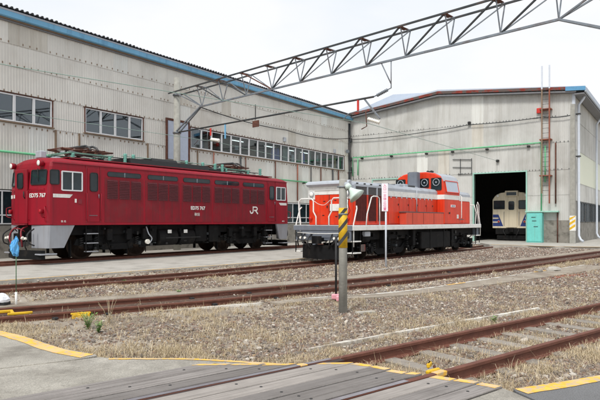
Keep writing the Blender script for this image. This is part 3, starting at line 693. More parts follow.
# ladder
ld = MB().box(15.44, 15.52, -.62, -.54, 3.4, 12.2).obj('ladder', 'brown_trim', RS)
MB().box(15.92, 16.0, -.62, -.54, 2.7, 12.2).obj('ladder_rail', 'rust_light', ld); 
for q in (15.44, 15.92): MB().box(q-.005, q+.085, -.625, -.535, 10.6, 12.2).obj('ladder_top', 'downpipe', ld)
for i in range(22): MB().tube([(15.5, -.58, 3.6+i*.33), (15.94, -.58, 3.6+i*.33)], .014, 5).obj('rung', 'steel_dark', ld)
for z in (4.6, 7.1, 9.2): MB().box(15.3, 16.05, -.56, 0, z, z+.07).obj('ladder_bracket', 'rust_light', ld)
MB().box(15.05, 15.38, -.2, -.05, 9.05, 9.4, .02).obj('warning_plate', 'tag_red', RS)
MB().tube([(16.4, -.15, 0), (16.4, -.15, 2.15)], .045, 8).obj('pipe', 'rust', RS); MB().tube([(16.28, -.15, 2.7), (16.28, -.15, 6.9)], .05, 8).obj('pipe', 'rust', RS)
MB().box(14.35, 16.5, -.5, 0, 2.1, 2.2, .01).obj('canopy', 'mint_paint', RS)
# faint brace frame and old metal bits on the facade
for a, b in (((9.0, -.08, 6.2), (10.45, -.08, 6.1)), ((9.0, -.08, 5.6), (10.45, -.08, 5.5)), ((9.4, -.08, 5.05), (10.45, -.08, 5.02)), ((10.45, -.08, 5.0), (10.45, -.08, 6.2)), ((9.6, -.08, 5.0), (9.6, -.08, 6.2))):
    MB().bar(a, b, .04).obj('bracket_rail', 'steel_dark', RS)
MB().tube(sag((0, -.2, 8.45), (7.1, -.2, 8.5), .12)+sag((7.1, -.2, 8.5), (10.3, -.2, 8.72), .05)[1:]+sag((10.3, -.2, 8.72), (15.5, -.2, 8.75), .08)[1:]+sag((15.5, -.2, 8.75), (XW, -.2, 8.7), .1)[1:], .03, 6).obj('cable', 'steel_dark', RS)
MB().box(10.2, 10.4, -.25, -.05, 8.75, 8.95, .02).obj('cable_anchor', 'black', RS); MB().box(12.26, 12.46, -.22, -.02, 5.8, 5.97, .02).obj('cable_anchor', 'black', RS)
for z in (8.8, 5.9): MB().box(XW+.05, XW+.35, .42, .68, z, z+.08).obj('pipe_clip', 'steel_dark', RS)
MB().tube([(.1, -.3, 2), (.1, -.3, 9.8)], .09, 8).obj('downpipe', 'steel_dark', RS)
MB().tube([(.0, -.45, 7.5), (.25, -.9, 7.35)], [.05, .16], 10).obj('flood_lamp', 'steel', RS)

# teal switch cabinet standing by the doorway
def rs(x, y, z): return tuple(RS.matrix_basis @ Vector((x, y, z)))
cb = empty('cabinet', rs(15.0, -.35, 0), RS.rotation_euler.z); tag(cb, 'turquoise metal cabinet standing right of the open doorway', 'cabinet')
MB().box(-.5, .5, -.3, .3, .0, 2.05, .015).obj('cabinet_body', 'teal_paint', cb); MB().box(-.47, .47, -.325, -.302, .08, 1.98, .008).obj('cabinet_door', 'teal_paint', cb)
for x, z in ((-.05, 1.75), (0, 1.5), (.1, 1.1)): MB().box(x-.14, x+.14, -.335, -.326, z-.015, z+.03).obj('vent', 'black', cb)
# concrete post with a yellow and white band at the corner
cp = empty('bollard_post', rs(17.45, -.75, 0), RS.rotation_euler.z); tag(cp, 'tall concrete post with yellow and white stripes at the corner of the gabled shed', 'post')
MB().loft([[(a*.17, b*.17, -.1) for a, b in ((-1, -1), (1, -1), (1, 1), (-1, 1))], [(a*.13, b*.13, 9.3) for a, b in ((-1, -1), (1, -1), (1, 1), (-1, 1))]]).obj('post_shaft', 'conc_pole', cp)
MB().box(-.175, .175, -.175, .175, .85, 1.85).obj('stripe_sleeve', 'white_paint', cp)
for k in range(3):
    z = .88+k*.33; MB().prism([(-.175, z), (-.175, z+.17), (.175, min(z+.42, 1.849)), (.175, z+.25)], 'y', -.18, -.176).obj('stripe', 'yellow_sign', cp)

# ------------------------------------------------------------------ overhead gantry
GE = Vector((.713, -.701)).normalized()
G = empty('overhead_gantry', (-6.7, 30.5, 0), math.atan2(GE.y, GE.x)); tag(G, 'steel lattice gantry spanning the tracks on concrete poles', 'gantry')
MB().tube([(0, 0, -.2), (0, 0, 9.3)], [.20, .17], 18).obj('pole', 'conc_pole', G); MB().tube([(22.6, 0, -.3), (22.6, 0, 9.4)], [.20, .17], 18).obj('pole', 'conc_pole', G)
ZT, ZB = 8.45, 7.42; HW = .32
for y in (-HW, HW): MB().bar((-.35, y, ZT), (22.9, y, ZT), .06, .06).obj('top_chord', 'steel_dark', G)
MB().bar((2.2, 0, ZB), (20.1, 0, ZB), .07, .07).obj('bottom_chord', 'steel', G)
nod = [2.3+1.775*k for k in range(11)]
for i, s in enumerate(nod):
    for y in (-HW, HW): MB().bar((s, 0, ZB), (s, y, ZT), .034).obj('lattice_post', 'steel', G)
    MB().box(s-.10, s+.10, -HW-.03, HW-.28, ZT-.055, ZT-.042).obj('gusset', 'rust', G); MB().bar((s, -HW, ZT-.02), (s, HW, ZT-.02), .05).obj('cross_tie', 'steel', G)
    if i < 10:
        t = nod[i+1]; c = 'rust' if i == 2 else 'steel_dark'
        for y in (-HW, HW): MB().bar((s, y, ZT) if i < 3 else (s, 0, ZB), (t, 0, ZB) if i < 3 else (t, y, ZT), .034 if y > 0 else .05).obj('lattice_diagonal', c if y < 0 else 'steel', G)
for y in (-HW, HW): MB().bar((.15, y, ZT), (2.3, 0, ZB), .05).obj('lattice_diagonal', 'steel', G); MB().bar((22.4, y, ZT), (20.05, 0, ZB), .05).obj('lattice_diagonal', 'steel', G)
for y in (-.12, .12): MB().bar((0, y, 6.3), (2.2, y*.3, ZB), .06).obj('knee_brace', 'steel', G); MB().bar((22.5, y, 6.3), (20.05, y*.3, ZB), .06).obj('knee_brace', 'steel', G)
for z in (6.3, 8.35): MB().tube([(0, 0, z-.04), (0, 0, z+.04)], .23, 18).obj('pole_band', 'steel', G); MB().tube([(22.6, 0, z-.04), (22.6, 0, z+.04)], .23, 18).obj('pole_band', 'steel', G)
sb = MB().tube([(-.1, 0, 6.32), (13.3, 0, 6.2)], .04, 8).obj('steady_beam', 'steel_dark', G)
def insul(p, q, parent, m='insul_white', r=.085):
    p, q = Vector(p), Vector(q); pts = []; rs_ = []
    for i in range(15): pts.append(p.lerp(q, i/14)); rs_.append(r if i % 2 else r*.55)
    return MB().tube(pts, rs_, 10).obj('insulator', m, parent)
insul((13.45, 0, 6.22), (13.95, 0, 6.36), sb, 'steel', .07); MB().tube([(13.3, 0, 6.2), (14.1, 0, 6.4), (14.1, 0, ZB)], .022, 6).obj('hanger_rod', 'steel', sb); MB().tube([(13.65, 0, ZB), (14.1, 0, 6.55)], .022, 6).obj('hanger_rod', 'steel', sb)
for s, m_, h in ((3.05, 'tag_red', .38), (12.55, 'tag_red', .42)):
    MB().box(s-.04, s+.04, -.03, .03, 6.2-h, 6.2, .01).obj('tag', m_, sb)
MB().box(4.2, 4.28, -.02, .02, 5.55, 6.25).obj('dropper_strip', 'blue_gutter', sb)
MB().box(6.3, 6.75, -.02, .02, 5.85, 6.15, .01).obj('plate', 'rust', sb); MB().bar((6.5, 0, 6.9), (6.5, 0, 6.2), .03).obj('hanger_rod', 'black', sb)
MB().bar((12.85, .02, 6.18), (13.55, .05, 5.35), .07, .05).obj('registration_arm', 'steel', sb)
MB().tube([(13.0, -.1, 5.7), (13.05, -.1, 5.1), (12.8, -.1, 5.02)], .02, 6).obj('drop_bracket', 'rust', sb); insul((13.1, -.1, 5.38), (13.55, .05, 5.2), sb)
MB().tube([(2.75, 0, 5.55), (2.8, 0, 6.1), (2.2, 0, 6.28)], .02, 6).obj('drop_bracket', 'steel', sb); insul((3.1, 0, 5.62), (3.75, 0, 5.5), sb, r=.10)
MB().tube([(1.6, 0, 5.5), (1.9, .05, 5.72), (2.6, .05, 5.62), (3.1, 0, 5.62)], .02, 6).obj('registration_arm', 'steel', sb)
MB().tube([(11.7, .1, 5.55), (12.0, .1, 5.75), (12.5, .1, 5.8)], .02, 6).obj('registration_arm', 'steel', sb)
def gpt(s, z, y=0): v = G.matrix_basis @ Vector((s, y, z)); return tuple(v)
tag(MB().tube([(-20, 1.0, 5.45), (-6.9, 13.9, 5.3), gpt(13.1, 5.2)]+[rs(12.36, -.2, 5.88)], .011, 5).obj('contact_wire', 'wire_green'), 'thin overhead contact wire above the orange diesel ending on the gabled shed', 'wire', 'overhead wires')
tag(MB().tube([tuple(oE-DE*22)+(5.45,), tuple(oE+DE*1.4)+(5.45,), gpt(3.3, 5.5)]+[rs(.6, -.2, 5.6)], .011, 5).obj('contact_wire', 'wire_green'), 'thin overhead contact wire above the crimson locomotive', 'wire', 'overhead wires')
# ------------------------------------------------------------------ rolling stock helpers
def wheelset(parent, x, r, gauge=.535, name='wheel'):
    for s in (-1, 1):
        prof = [(0, r*.25), (.0, r*.9), (.0, r+.028), (.03, r+.028), (.035, r), (.13, r-.006), (.13, r*.86), (.10, r*.82), (.09, r*.35), (.16, r*.3), (.16, 0.02)]
        m = MB(); m.tube([(x, s*(gauge-.03+a), r) for a, q in prof], [q for a, q in prof], 28); m.obj(name, 'wheel_steel', parent)
    MB().tube([(x, -gauge, r), (x, gauge, r)], .08, 10).obj('axle', 'undergear', parent)
def bogie(parent, xs, r, yo, ztop):
    fr = MB(); x0, x1 = xs[0]-.55, xs[-1]+.55
    for s in (-1, 1):
        y0, y1 = sorted((s*yo, s*(yo-.10)))
        prof = [(x0, r+.02), (x0+.1, r+.24), (xs[0]+.4, r+.26), (xs[0]+.75, r+.02), (xs[-1]-.75, r+.02), (xs[-1]-.4, r+.26), (x1-.1, r+.24), (x1, r+.02), (x1-.15, r-.02), (xs[-1]-.25, r+.06), (xs[-1]-.7, r-.22), (xs[0]+.7, r-.22), (xs[0]+.25, r+.06), (x0+.15, r-.02)]
        fr.prism(prof, 'y', y0, y1)
    f = fr.obj('bogie_frame', 'undergear', parent)
    for x in xs:
        for s in (-1, 1):
            a, b = sorted((s*yo, s*(yo+.13))); m = MB().box(x-.17, x+.17, a, b, r-.17, r+.15, .03); m.disc((x, s*(yo+.13), r), (0, s, 0), .11, .05, 14); m.obj('axle_box', 'undergear', f)
            for dx in (-.3, .3):
                pts = []; 
                for k in range(33): t = k/32; pts.append((x+dx+.075*math.cos(t*8*math.pi), s*(yo+.06)+.075*math.sin(t*8*math.pi), r-.05+.34*t))
                MB().tube(pts, .019, 5).obj('spring', 'black', f)
            MB().box(x-.62 if dx else x, x-.58, *sorted((s*(yo-.3), s*(yo-.15))), .12, r+.2).obj('brake_block', 'undergear', f)
    return f
def hose(parent, pts, r=.025, m='black', name='brake_hose'):
    P = [Vector(p) for p in pts]; P = [2*P[0]-P[1]]+P+[2*P[-1]-P[-2]]; o = []
    for i in range(1, len(P)-2):
        for k in range(5):
            t = k/5; a, b, c, d = P[i-1:i+3]; o.append(.5*((2*b)+(c-a)*t+(2*a-5*b+4*c-d)*t*t+(3*b-a-3*c+d)*t**3))
    o.append(P[-2]); return MB().tube(o, r, 7).obj(name, m, parent)
def coupler(parent, x, z=.88):
    m = MB(); m.box(x-.02, x+.55, -.09, .09, z-.08, z+.08, .02); m.prism([(x-.02, -.16), (x-.06, .17), (x-.20, .19), (x-.30, .10), (x-.20, .05), (x-.14, -.02), (x-.2, -.1), (x-.32, -.13), (x-.28, -.2), (x-.12, -.24)], 'z', z-.15, z+.15)
    c = m.obj('coupler', 'undergear', parent); MB().box(x+.2, x+.5, -.3, .3, z-.18, z+.2, .02).obj('draft_gear', 'undergear', parent); return c
def lamp(parent, c, d, r, L=.1, case='crimson', glass='lamp_glass', name='headlight'):
    c = Vector(c); d = Vector(d).normalized()
    o = MB().tube([c, c+d*L*.9, c+d*L], [r*.9, r, r*.98], 20).obj(name, case, parent); MB().tube([c+d*(L-.01), c+d*(L+.012), c+d*(L+.02)], [r*.82, r*.8, r*.3], 20).obj('lens', glass, o); return o

# ------------------------------------------------------------------ crimson electric locomotive
EL = empty('electric_locomotive', (oE.x, oE.y, .02), R(90-37.4)); tag(EL, 'crimson electric locomotive with folded pantographs standing along the beige shed', 'locomotive')
L = 13.66; HWd = 1.4
def plan(inx, iny, nose=.24):
    h = HWd-iny; nw = min(.44, h*.5)
    f = [(-nose+inx, nw), (-nose+inx, -nw), (-.02+inx, -(h-.07)), (.05+inx, -(h-.015)), (.14+inx, -h)]
    b = [(L-x, y) for x, y in f[2:][::-1]]
    b2 = [(L-.14-inx, -h), (L-.05-inx, -(h-.015)), (L+.02-inx, -(h-.07)), (L+nose-inx, -nw), (L+nose-inx, nw), (L+.02-inx, h-.07), (L-.05-inx, h-.015), (L-.14-inx, h)]
    a2 = [(.14+inx, h), (.05+inx, h-.015), (-.02+inx, h-.07)]
    return f+b2+a2
lv = [(1.33, 0, 0), (2.45, 0, 0), (3.45, .09, 0), (3.58, .12, .015), (3.66, .17, .07), (3.74, .27, .20), (3.80, .42, .42), (3.84, .65, .72), (3.86, .95, 1.0)]
m = MB(); m.loft([[(x, y, z) for x, y in plan(a, b)] for z, a, b in lv]); body = m.obj('body', 'crimson', EL)
bevel(body, .025, 2)
# sill band, gutter, seams
for s in (-1, 1):
    MB().box(.15, L-.15, *sorted((s*HWd, s*(HWd+.012))), 1.33, 1.40).obj('sill_band', 'crimson', EL)
    MB().box(.12, L-.12, *sorted((s*(HWd-.01), s*(HWd+.02))), 3.575, 3.605).obj('roof_gutter', 'crimson_dull', EL)
    for x in (1.46, 2.06, 11.9, 12.56): MB().box(x-.012, x+.012, *sorted((s*HWd, s*(HWd+.014))), 1.42, 3.56).obj('panel_seam', 'crimson_dull', EL)
SM = T(0, -HWd, 0); SF = Matrix.Rotation(math.pi, 4, 'Z') @ T(-L, -HWd, 0)
def both(fn):
    for M_ in (SM, SF): fn(M_)
both(lambda M_: window(EL, M_, .47, 1.31, 2.58, 3.31, .045, 'win_white', 'glass_dark', .05, (.90,), name='cab_window'))
both(lambda M_: window(EL, M_, 12.60, 13.40, 2.58, 3.31, .045, 'win_white', 'glass_dark', .05, (13.0,), name='cab_window'))
for x0, x1 in ((1.52, 2.02), (11.96, 12.5)):
    def dr(M_):
        d = MB(M_).box(x0, x1, -.018, 0, 1.45, 3.48, .006).obj('cab_door', 'crimson', EL); window(d, M_ @ T(0, -.018, 0), x0+.09, x1-.09, 2.6, 3.32, .025, 'crimson_dull', 'glass_dark', .09, name='door_window') if False else None
        window(EL, M_ @ T(0, -.018, 0), x0+.08, x1-.08, 2.6, 3.32, .025, 'black', 'glass_dark', .09, name='door_window')
        MB(M_).tube([(x1-.05, -.05, 2.35), (x1-.05, -.05, 2.5)], .015, 6).obj('door_handle', 'steel', d); MB(M_).box(x0+.06, x1-.1, -.035, -.018, 1.68, 1.70).obj('door_step', 'steel', d)
        for q in (x0-.05, x1+.05): MB(M_).tube([(q, 0, 1.5), (q, -.06, 1.55), (q, -.06, 2.5), (q, 0, 2.55)], .014, 6).obj('hand_rail', 'crimson', d)
    both(dr)
lou = MB(); lou.box(0, 1, -.008, 0, 0, 1); 
for i in range(11): lou.add([(0, -.012, .02+i*.088), (1, -.012, .02+i*.088), (1, -.034, .05+i*.088), (0, -.034, .05+i*.088), (0, -.012, .075+i*.088), (1, -.012, .075+i*.088)], [(0, 1, 2, 3), (3, 2, 5, 4)])
lo_o = lou.obj('louvre_panel', 'louvre', EL); lo_me = lo_o.data; bpy.data.objects.remove(lo_o)
groups = [(2.36, 3.93), (4.27, 5.88), (6.18, 7.80), (8.10, 9.75), (10.03, 11.62)]
for a, b in groups:
    both(lambda M_: window(EL, M_, a, b, 3.21, 3.41, .018, 'black', 'glass_dark', .09, ((a+b)/2,), .02, name='clerestory_window'))
    both(lambda M_: MB(M_).box((a+b)/2-.025, (a+b)/2+.025, -.026, 0, 3.225, 3.395).obj('window_post', 'steel', EL))
    w = (b-a-.17)/3
    for k in range(3):
        x0 = a+k*(w+.085)
        inst('louvre_panel', lo_me, EL, (x0, -HWd, 2.34), None, (w, 1, .75)); inst('louvre_panel', lo_me, EL, (L-x0, HWd, 2.34), (0, 0, math.pi), (w, 1, .75))
    both(lambda M_: MB(M_).prism(rrect(a-.12, b+.12, 1.43, 3.17, .03), 'y', -.005, 0).obj('side_panel', 'crimson_worn', EL))
# stripes and lettering
for M_ in (SM, SF):
    MB(M_).prism([(.16, 2.33), (.16, 2.46), (.92, 2.46), (.80, 2.33)], 'y', -.006, -.001).obj('white_stripe', 'white_paint', EL); MB(M_).prism([(12.96, 2.33), (12.84, 2.46), (13.5, 2.46), (13.5, 2.33)], 'y', -.006, -.001).obj('white_stripe', 'white_paint', EL)
    text('ED75 767', .215, M_ @ T(7.05, -.012, 2.06) @ RX(90), 'white_paint', EL, bold=.006); text('秋田', .16, M_ @ T(7.0, -.012, 1.77) @ RX(90), 'white_paint', EL)
    text('秋 北', .085, M_ @ T(.55, -.012, 1.46) @ RX(90), 'white_paint', EL); text('秋 北', .085, M_ @ T(13.2, -.012, 1.46) @ RX(90), 'white_paint', EL)
    MB(M_).box(1.0, 1.07, -.012, -.001, 2.16, 2.30).obj('notice_plate', 'white_paint', EL); MB(M_).prism(rrect(1.13, 1.28, 2.12, 2.30, .03), 'y', -.014, 0).obj('socket_cover', 'crimson_dull', EL)
    # emblem: two bold joined letters
    def stroke(pts, w, z):
        P = catmull(pts, .04) if len(pts) > 2 else pts
        l, r = offset(P, -w/2), offset(P, w/2); n = len(P)
        return MB(M_ @ T(10.54, 0, 1.84)).add([(x, -z, y) for x, y in l]+[(x, -z, y) for x, y in r], [(i, i+1, n+i+1, n+i) for i in range(n-1)])
    e = stroke([(.02, .16), (.05, .07), (.13, .035), (.22, .07), (.245, .17), (.245, .345)], .07, .006).obj('emblem', 'white_paint', EL)
    stroke([(.21, .345), (.42, .345), (.52, .33), (.56, .27), (.52, .2), (.42, .18), (.31, .18)], .068, .0075).obj('emblem_stroke', 'white_paint', e); stroke([(.42, .18), (.60, .0)], .075, .009).obj('emblem_stroke', 'white_paint', e)
# roof: walkway edge, equipment
m = MB(); m.box(1.0, L-1.0, -1.08, -1.02, 3.82, 3.87); m.box(1.0, L-1.0, 1.02, 1.08, 3.82, 3.87); m.box(.9, L-.9, -1.0, 1.0, 3.84, 3.87); m.obj('roof_walkway', 'crimson_dull', EL)
m = MB(); m.prism([(-1.05, 3.86), (-.98, 4.08), (.98, 4.08), (1.05, 3.86)], 'x', 3.7, 8.1); m.prism([(-.9, 4.08), (-.8, 4.2), (.8, 4.2), (.9, 4.08)], 'x', 4.9, 6.3); m.obj('roof_equipment_cover', 'black', EL)
MB().box(8.3, 9.0, -.9, .9, 3.87, 3.98, .02).obj('roof_equipment_cover', 'black', EL)
for x in (.45, 1.05): MB().box(x-.12, x+.12, -.2, .2, 3.84, 4.12 if x < .6 else 3.95, .03).obj('roof_vent', 'hood_grey', EL)
lamp(EL, (.75, .1, 3.92), (-1, 0, 0), .07, .3, 'steel', 'steel', 'air_horn')
def pantograph(x0):
    p = MB(); 
    for y in (-.75, .75): p.box(x0-.95, x0+.95, y-.025, y+.025, 4.06, 4.11)
    for x in (-.9, .9): p.box(x0+x-.03, x0+x+.03, -.8, .8, 4.06, 4.12)
    p = p.obj('pantograph', 'panto_green', EL)
    for x in (-.8, .8):
        for y in (-.75, .75):
            pts = []; rr = []
            for i in range(9): pts.append((x0+x, y, 3.85+i*.026)); rr.append(.085 if i % 2 else .06)
            MB().tube(pts, rr, 10).obj('insulator', 'insul_green', p)
    a = MB()
    for y in (-.55, .55):
        a.tube([(x0-.25, y, 4.15), (x0+1.1, y*.9, 4.26)], .04, 6); a.tube([(x0+.25, y, 4.15), (x0-1.1, y*.9, 4.26)], .04, 6)
        a.tube([(x0+1.1, y*.9, 4.26), (x0-.1, y*.7, 4.36)], .022, 6); a.tube([(x0-1.1, y*.9, 4.26), (x0+.1, y*.7, 4.36)], .022, 6)
    for x in (-1.1, 1.1): a.tube([(x0+x, -.55, 4.26), (x0+x, .55, 4.26)], .025, 6)
    a.tube([(x0-1.0, -.5, 4.27), (x0+.2, .5, 4.33)], .015, 5); a.tube([(x0+1.0, -.5, 4.27), (x0-.2, .5, 4.33)], .015, 5); [a.tube([(x0+q-.45, -.62+.2*i_, 4.2+.03*i_), (x0+q+.45, -.5+.2*i_, 4.3)], .03, 6) for q in (-.3, .3) for i_ in range(5)]; a.tube([(x0-.25, -.7, 4.15), (x0-.25, .7, 4.15)], .05, 8); a.tube([(x0+.25, -.7, 4.15), (x0+.25, .7, 4.15)], .05, 8)
    a.obj('folded_arm', 'rust', p)
    h = MB()
    for dx in (-.16, .16): h.tube([(x0+dx, -.95, 4.22), (x0+dx, -.82, 4.34), (x0+dx, -.6, 4.42), (x0+dx, .6, 4.42), (x0+dx, .82, 4.34), (x0+dx, .95, 4.22)], .045, 7)
    h.obj('collector_head', 'steel_dark', p)
    s_ = MB()
    for y in (-.3, .3):
        s_.tube([(x0-.7, y, 4.18), (x0+.7, y, 4.18)], .05, 8)
    s_.obj('raising_spring', 'steel', p)
pantograph(2.1); pantograph(10.3)
for x in (3.6, 4.0, 6.9, 7.9, 8.7, 9.2, 12.0):
    pts = []; rr = []
    for i in range(9): pts.append((x, -.8, 3.86+i*.05)); rr.append(.085 if i % 2 else .06)
    MB().tube(pts, rr, 10).obj('insulator', 'insul_green', EL)
MB().tube([(3.4, -.8, 4.16), (4.2, -.8, 4.16), (8.6, -.8, 4.18), (9.4, -.7, 4.16)], .02, 6).obj('bus_bar', 'wire_green', EL)
for i in range(34):
    x = random.uniform(.95, L-.95); y = random.uniform(-.85, .7); w_ = random.uniform(.08, .4); h_ = random.uniform(.04, .16)
    MB().box(x, x+w_, y, y+random.uniform(.08, .3), 3.868, 3.87+h_, .01).obj('roof_fitting', random.choice(('steel_dark', 'black', 'steel_dark', 'rust', 'stack_grey')), EL)
for y in (-.62, -.4, .45): hose(EL, [(x, y+random.uniform(-.05, .05), 4.0+random.uniform(0, .1)) for x in np.arange(1.2, 12.5, .9)], .02, 'steel_dark', 'roof_cable')
# end faces (front and rear alike)
def end_face(F):                 # F maps front-local coordinates
    fa = math.atan2(1.33-.44, .22)      # face runs from (-.24,-.44) to (-.02,-1.33)
    for s in (-1, 1):
        p0 = Vector((-.24, s*.44, 0)); p1 = Vector((-.02, s*1.33, 0)); d = (p1-p0).normalized(); n_ = Vector((-d.y*s*-1, d.x*s*-1, 0))
        # face frame: x along the face from left to right as seen from the front
        if s < 0: org, xd = p0, d
        else: org, xd = p1, -d
        nrm = Vector((xd.y, -xd.x, 0)); 
        if nrm.x > 0: nrm = -nrm
        # slight rake follows the body (about 5 degrees above 2.45)
        M_ = F @ Matrix(((xd.x, -nrm.x, 0, org.x), (xd.y, -nrm.y, 0, org.y), (0, 0, 1, 0), (0, 0, 0, 1)))
        rk = M_ @ T(0, 0, 2.45) @ RX(-5.2) @ T(0, 0, -2.45)
        window(EL, rk @ T(0, -.006, 0), .08, .86, 2.78, 3.34, .035, 'black', 'glass_dark', .08, (), .03, name='windscreen')
        MB(rk).tube([(.42, -.05, 3.38), (.5, -.06, 2.9)], .012, 5).obj('wiper', 'black', EL)
        if s > 0: MB(M_).box(.02, .90, -.008, -.001, 2.33, 2.46).obj('white_stripe', 'white_paint', EL)
        lamp(EL, F @ Vector((-.02, s*1.02, 3.56)), F.to_3x3() @ Vector((-1, 0, 0)), .12, .16)
        lamp(EL, F @ Vector((-.05, s*1.12, 1.83)), F.to_3x3() @ Vector((-1, 0, 0)), .085, .14, 'crimson', 'red_lens', 'tail_light')
        MB(F).tube([(-.02, s*1.2, 1.6), (-.16, s*1.26, 1.62), (-.16, s*1.42, 1.66), (-.16, s*1.42, 1.96), (-.1, s*1.3, 2.0), (-.02, s*1.2, 2.0)], .018, 6).obj('grab_rail', 'crimson', EL)
        MB(M_).tube([(.1, -.02, 2.62), (.1, -.05, 2.63), (.8, -.05, 2.63), (.8, -.02, 2.62)], .012, 5).obj('grab_rail', 'crimson', EL)
        sk = MB(F @ T(0, 0, 0)); sk.loft([[(-.16, s*.5, 1.32), (.0, s*1.36, 1.32), (.06, s*1.39, 1.32), (1.0, s*1.39, 1.32), (1.0, s*1.3, 1.32), (-.05, s*.5, 1.32)], [(-.16, s*.5, .50), (.0, s*1.30, .50), (.06, s*1.33, .50), (.62, s*1.33, .50), (.62, s*1.26, .50), (-.05, s*.5, .50)]]).obj('skirt', 'skirt_grey', EL)
        MB(F).box(-.28, .35, *sorted((s*.95, s*1.35)), .26, .31, .01).obj('step', 'skirt_grey', EL)
        hose(EL, [F @ Vector(q) for q in ((-.25, s*.62, 1.15), (-.42, s*.66, .95), (-.45, s*.6, .6), (-.35, s*.5, .45))]); hose(EL, [F @ Vector(q) for q in ((-.25, s*.85, 1.2), (-.5, s*.9, 1.0), (-.48, s*.95, .7), (-.3, s*.98, .6))])
        MB(F).tube([(-.44, s*.5, .82), (-.52, s*.5, .86), (-.5, s*.56, .9)], .045, 8).obj('hose_end', 'insul_white', EL); MB(F).tube([(-.44, s*.72, .84), (-.53, s*.72, .86)], .045, 8).obj('hose_end', 'insul_white', EL)
        hose(EL, [F @ Vector(q) for q in ((-.2, s*.3, 1.3), (-.45, s*.34, 1.15), (-.5, s*.45, .8), (-.4, s*.3, .55))], .03, 'crimson_dull')
        MB(F).prism([(-.55, s*.02), (-.18, s*1.2), (-.05, s*1.25), (-.3, s*.02)], 'z', .10, .42).obj('rail_guard', 'undergear', EL)
    dr = MB(F).box(-.315, -.235, -.43, .43, 1.38, 3.36, .012).obj('end_door', 'crimson', EL)
    window(EL, F @ T(-.315, 0, 0) @ RZ(-90), -.22, .22, 2.66, 3.24, .03, 'black', 'glass_dark', .1, name='door_window')
    MB(F).tube([(-.33, -.34, 2.3), (-.37, -.34, 2.36), (-.37, -.34, 2.55)], .02, 6).obj('door_handle', 'black', dr); MB(F).box(-.40, -.31, -.46, .46, 1.33, 1.38).obj('door_sill', 'crimson_dull', dr)
    for q in (-.52, .52): MB(F).tube([(-.25, q, 1.5), (-.33, q, 1.55), (-.33, q, 2.55), (-.25, q, 2.6)], .014, 6).obj('grab_rail', 'crimson', EL)
    MB(F).box(.1, .3, -1.2, 1.2, .75, 1.3).obj('buffer_beam', 'undergear', EL); MB(F).box(-.15, .1, -.5, .5, .72, 1.3).obj('draft_box', 'undergear', EL)
    m_ = MB(F); m_.box(-.25, .3, -.09, .09, .80, .96, .02); m_.prism([(-.24, -.16), (-.28, .17), (-.42, .19), (-.52, .10), (-.42, .05), (-.36, -.02), (-.42, -.1), (-.54, -.13), (-.5, -.2), (-.34, -.24)], 'z', .73, 1.03); m_.obj('coupler', 'undergear', EL)
    MB(F).tube([(-.3, -.3, 1.1), (-.45, -.2, 1.2), (-.45, .2, 1.2), (-.3, .3, 1.1)], .02, 6).obj('uncoupling_lever', 'crimson_dull', EL)
FR = Matrix.Identity(4); BK = T(L, 0, 0) @ RZ(180)
end_face(FR); end_face(BK)
fd = Vector((-.02+.24, -1.33+.44, 0)).normalized()
text('ED75 767', .20, T(-.24+fd.x*.45+fd.y*.014, -.44+fd.y*.45-fd.x*.014, 2.395) @ Matrix(((fd.x, 0, -fd.x*0+fd.y, 0), (fd.y, 0, -fd.x, 0), (0, 1, 0, 0), (0, 0, 0, 1))), 'white_paint', EL, bold=.004)
window(EL, SM, .035, .40, 2.79, 3.33, .03, 'black', 'glass_dark', .07, name='corner_window'); window(EL, SF, .035, .40, 2.79, 3.33, .03, 'black', 'glass_dark', .07, name='corner_window')
window(EL, SM, L-.40, L-.17, 2.80, 3.30, .03, 'black', 'glass_dark', .07, name='corner_window') if False else None
# running gear
MB().box(.3, L-.3, -1.05, 1.05, .95, 1.32).obj('underframe', 'undergear', EL)
for c in (3.0, 10.66):
    xs = (c-1.25, c+1.25)
    for x in xs: wheelset(EL, x, .56)
    bogie(EL, xs, .56, 1.02, 1.2)
    MB().box(c-.9, c+.9, -.95, .95, .35, 1.0, .03).obj('traction_motor', 'undergear', EL); 
    for q in (-1.3, -.4, .5, 1.3): MB().box(c+q-.12, c+q+.12, -1.24, -1.06, .72, 1.18, .02).obj('sand_box', 'undergear', EL); MB().tube([(c+q, -1.1, .7), (c+q+.1, -1.08, .4), (c+q+.25, -.9, .18)], .018, 6).obj('sand_pipe', 'undergear', EL)
MB().tube([(5.0, -.95, .78), (6.0, -.95, .78)], .36, 20).obj('air_reservoir', 'undergear', EL); MB().tube([(6.15, -.95, .78), (7.0, -.95, .78)], .36, 20).obj('air_reservoir', 'undergear', EL)
for x0, x1, y0, z0 in ((7.1, 7.8, -1.2, .55), (7.9, 8.5, -1.25, .5), (4.6, 4.95, -1.15, .6), (8.55, 8.8, -1.1, .45)): MB().box(x0, x1, y0, y0+.6, z0, 1.3, .02).obj('equipment_box', 'undergear', EL)
MB().box(4.6, 9.2, -.5, 1.2, .4, 1.3, .03).obj('equipment_box', 'undergear', EL)
for x in (5.5, 6.4): MB().box(x-.1, x+.1, -1.33, -1.30, .95, 1.1, .005).obj('data_plate', 'white_paint', EL)
MB().bar((5.3, -1.28, .75), (7.3, -1.28, .75), .06, .05).obj('conduit', 'black', EL)
for xc in (1.78, 12.1):
    for z in (.30, .62, .98): MB().box(xc-.25, xc+.22, -1.38, -1.12, z, z+.035, .005).obj('step', 'skirt_grey', EL)
    for dx in (-.26, .25): MB().bar((xc+dx, -1.30, .28), (xc+dx, -1.30, 1.3), .03).obj('step_stringer', 'undergear', EL)
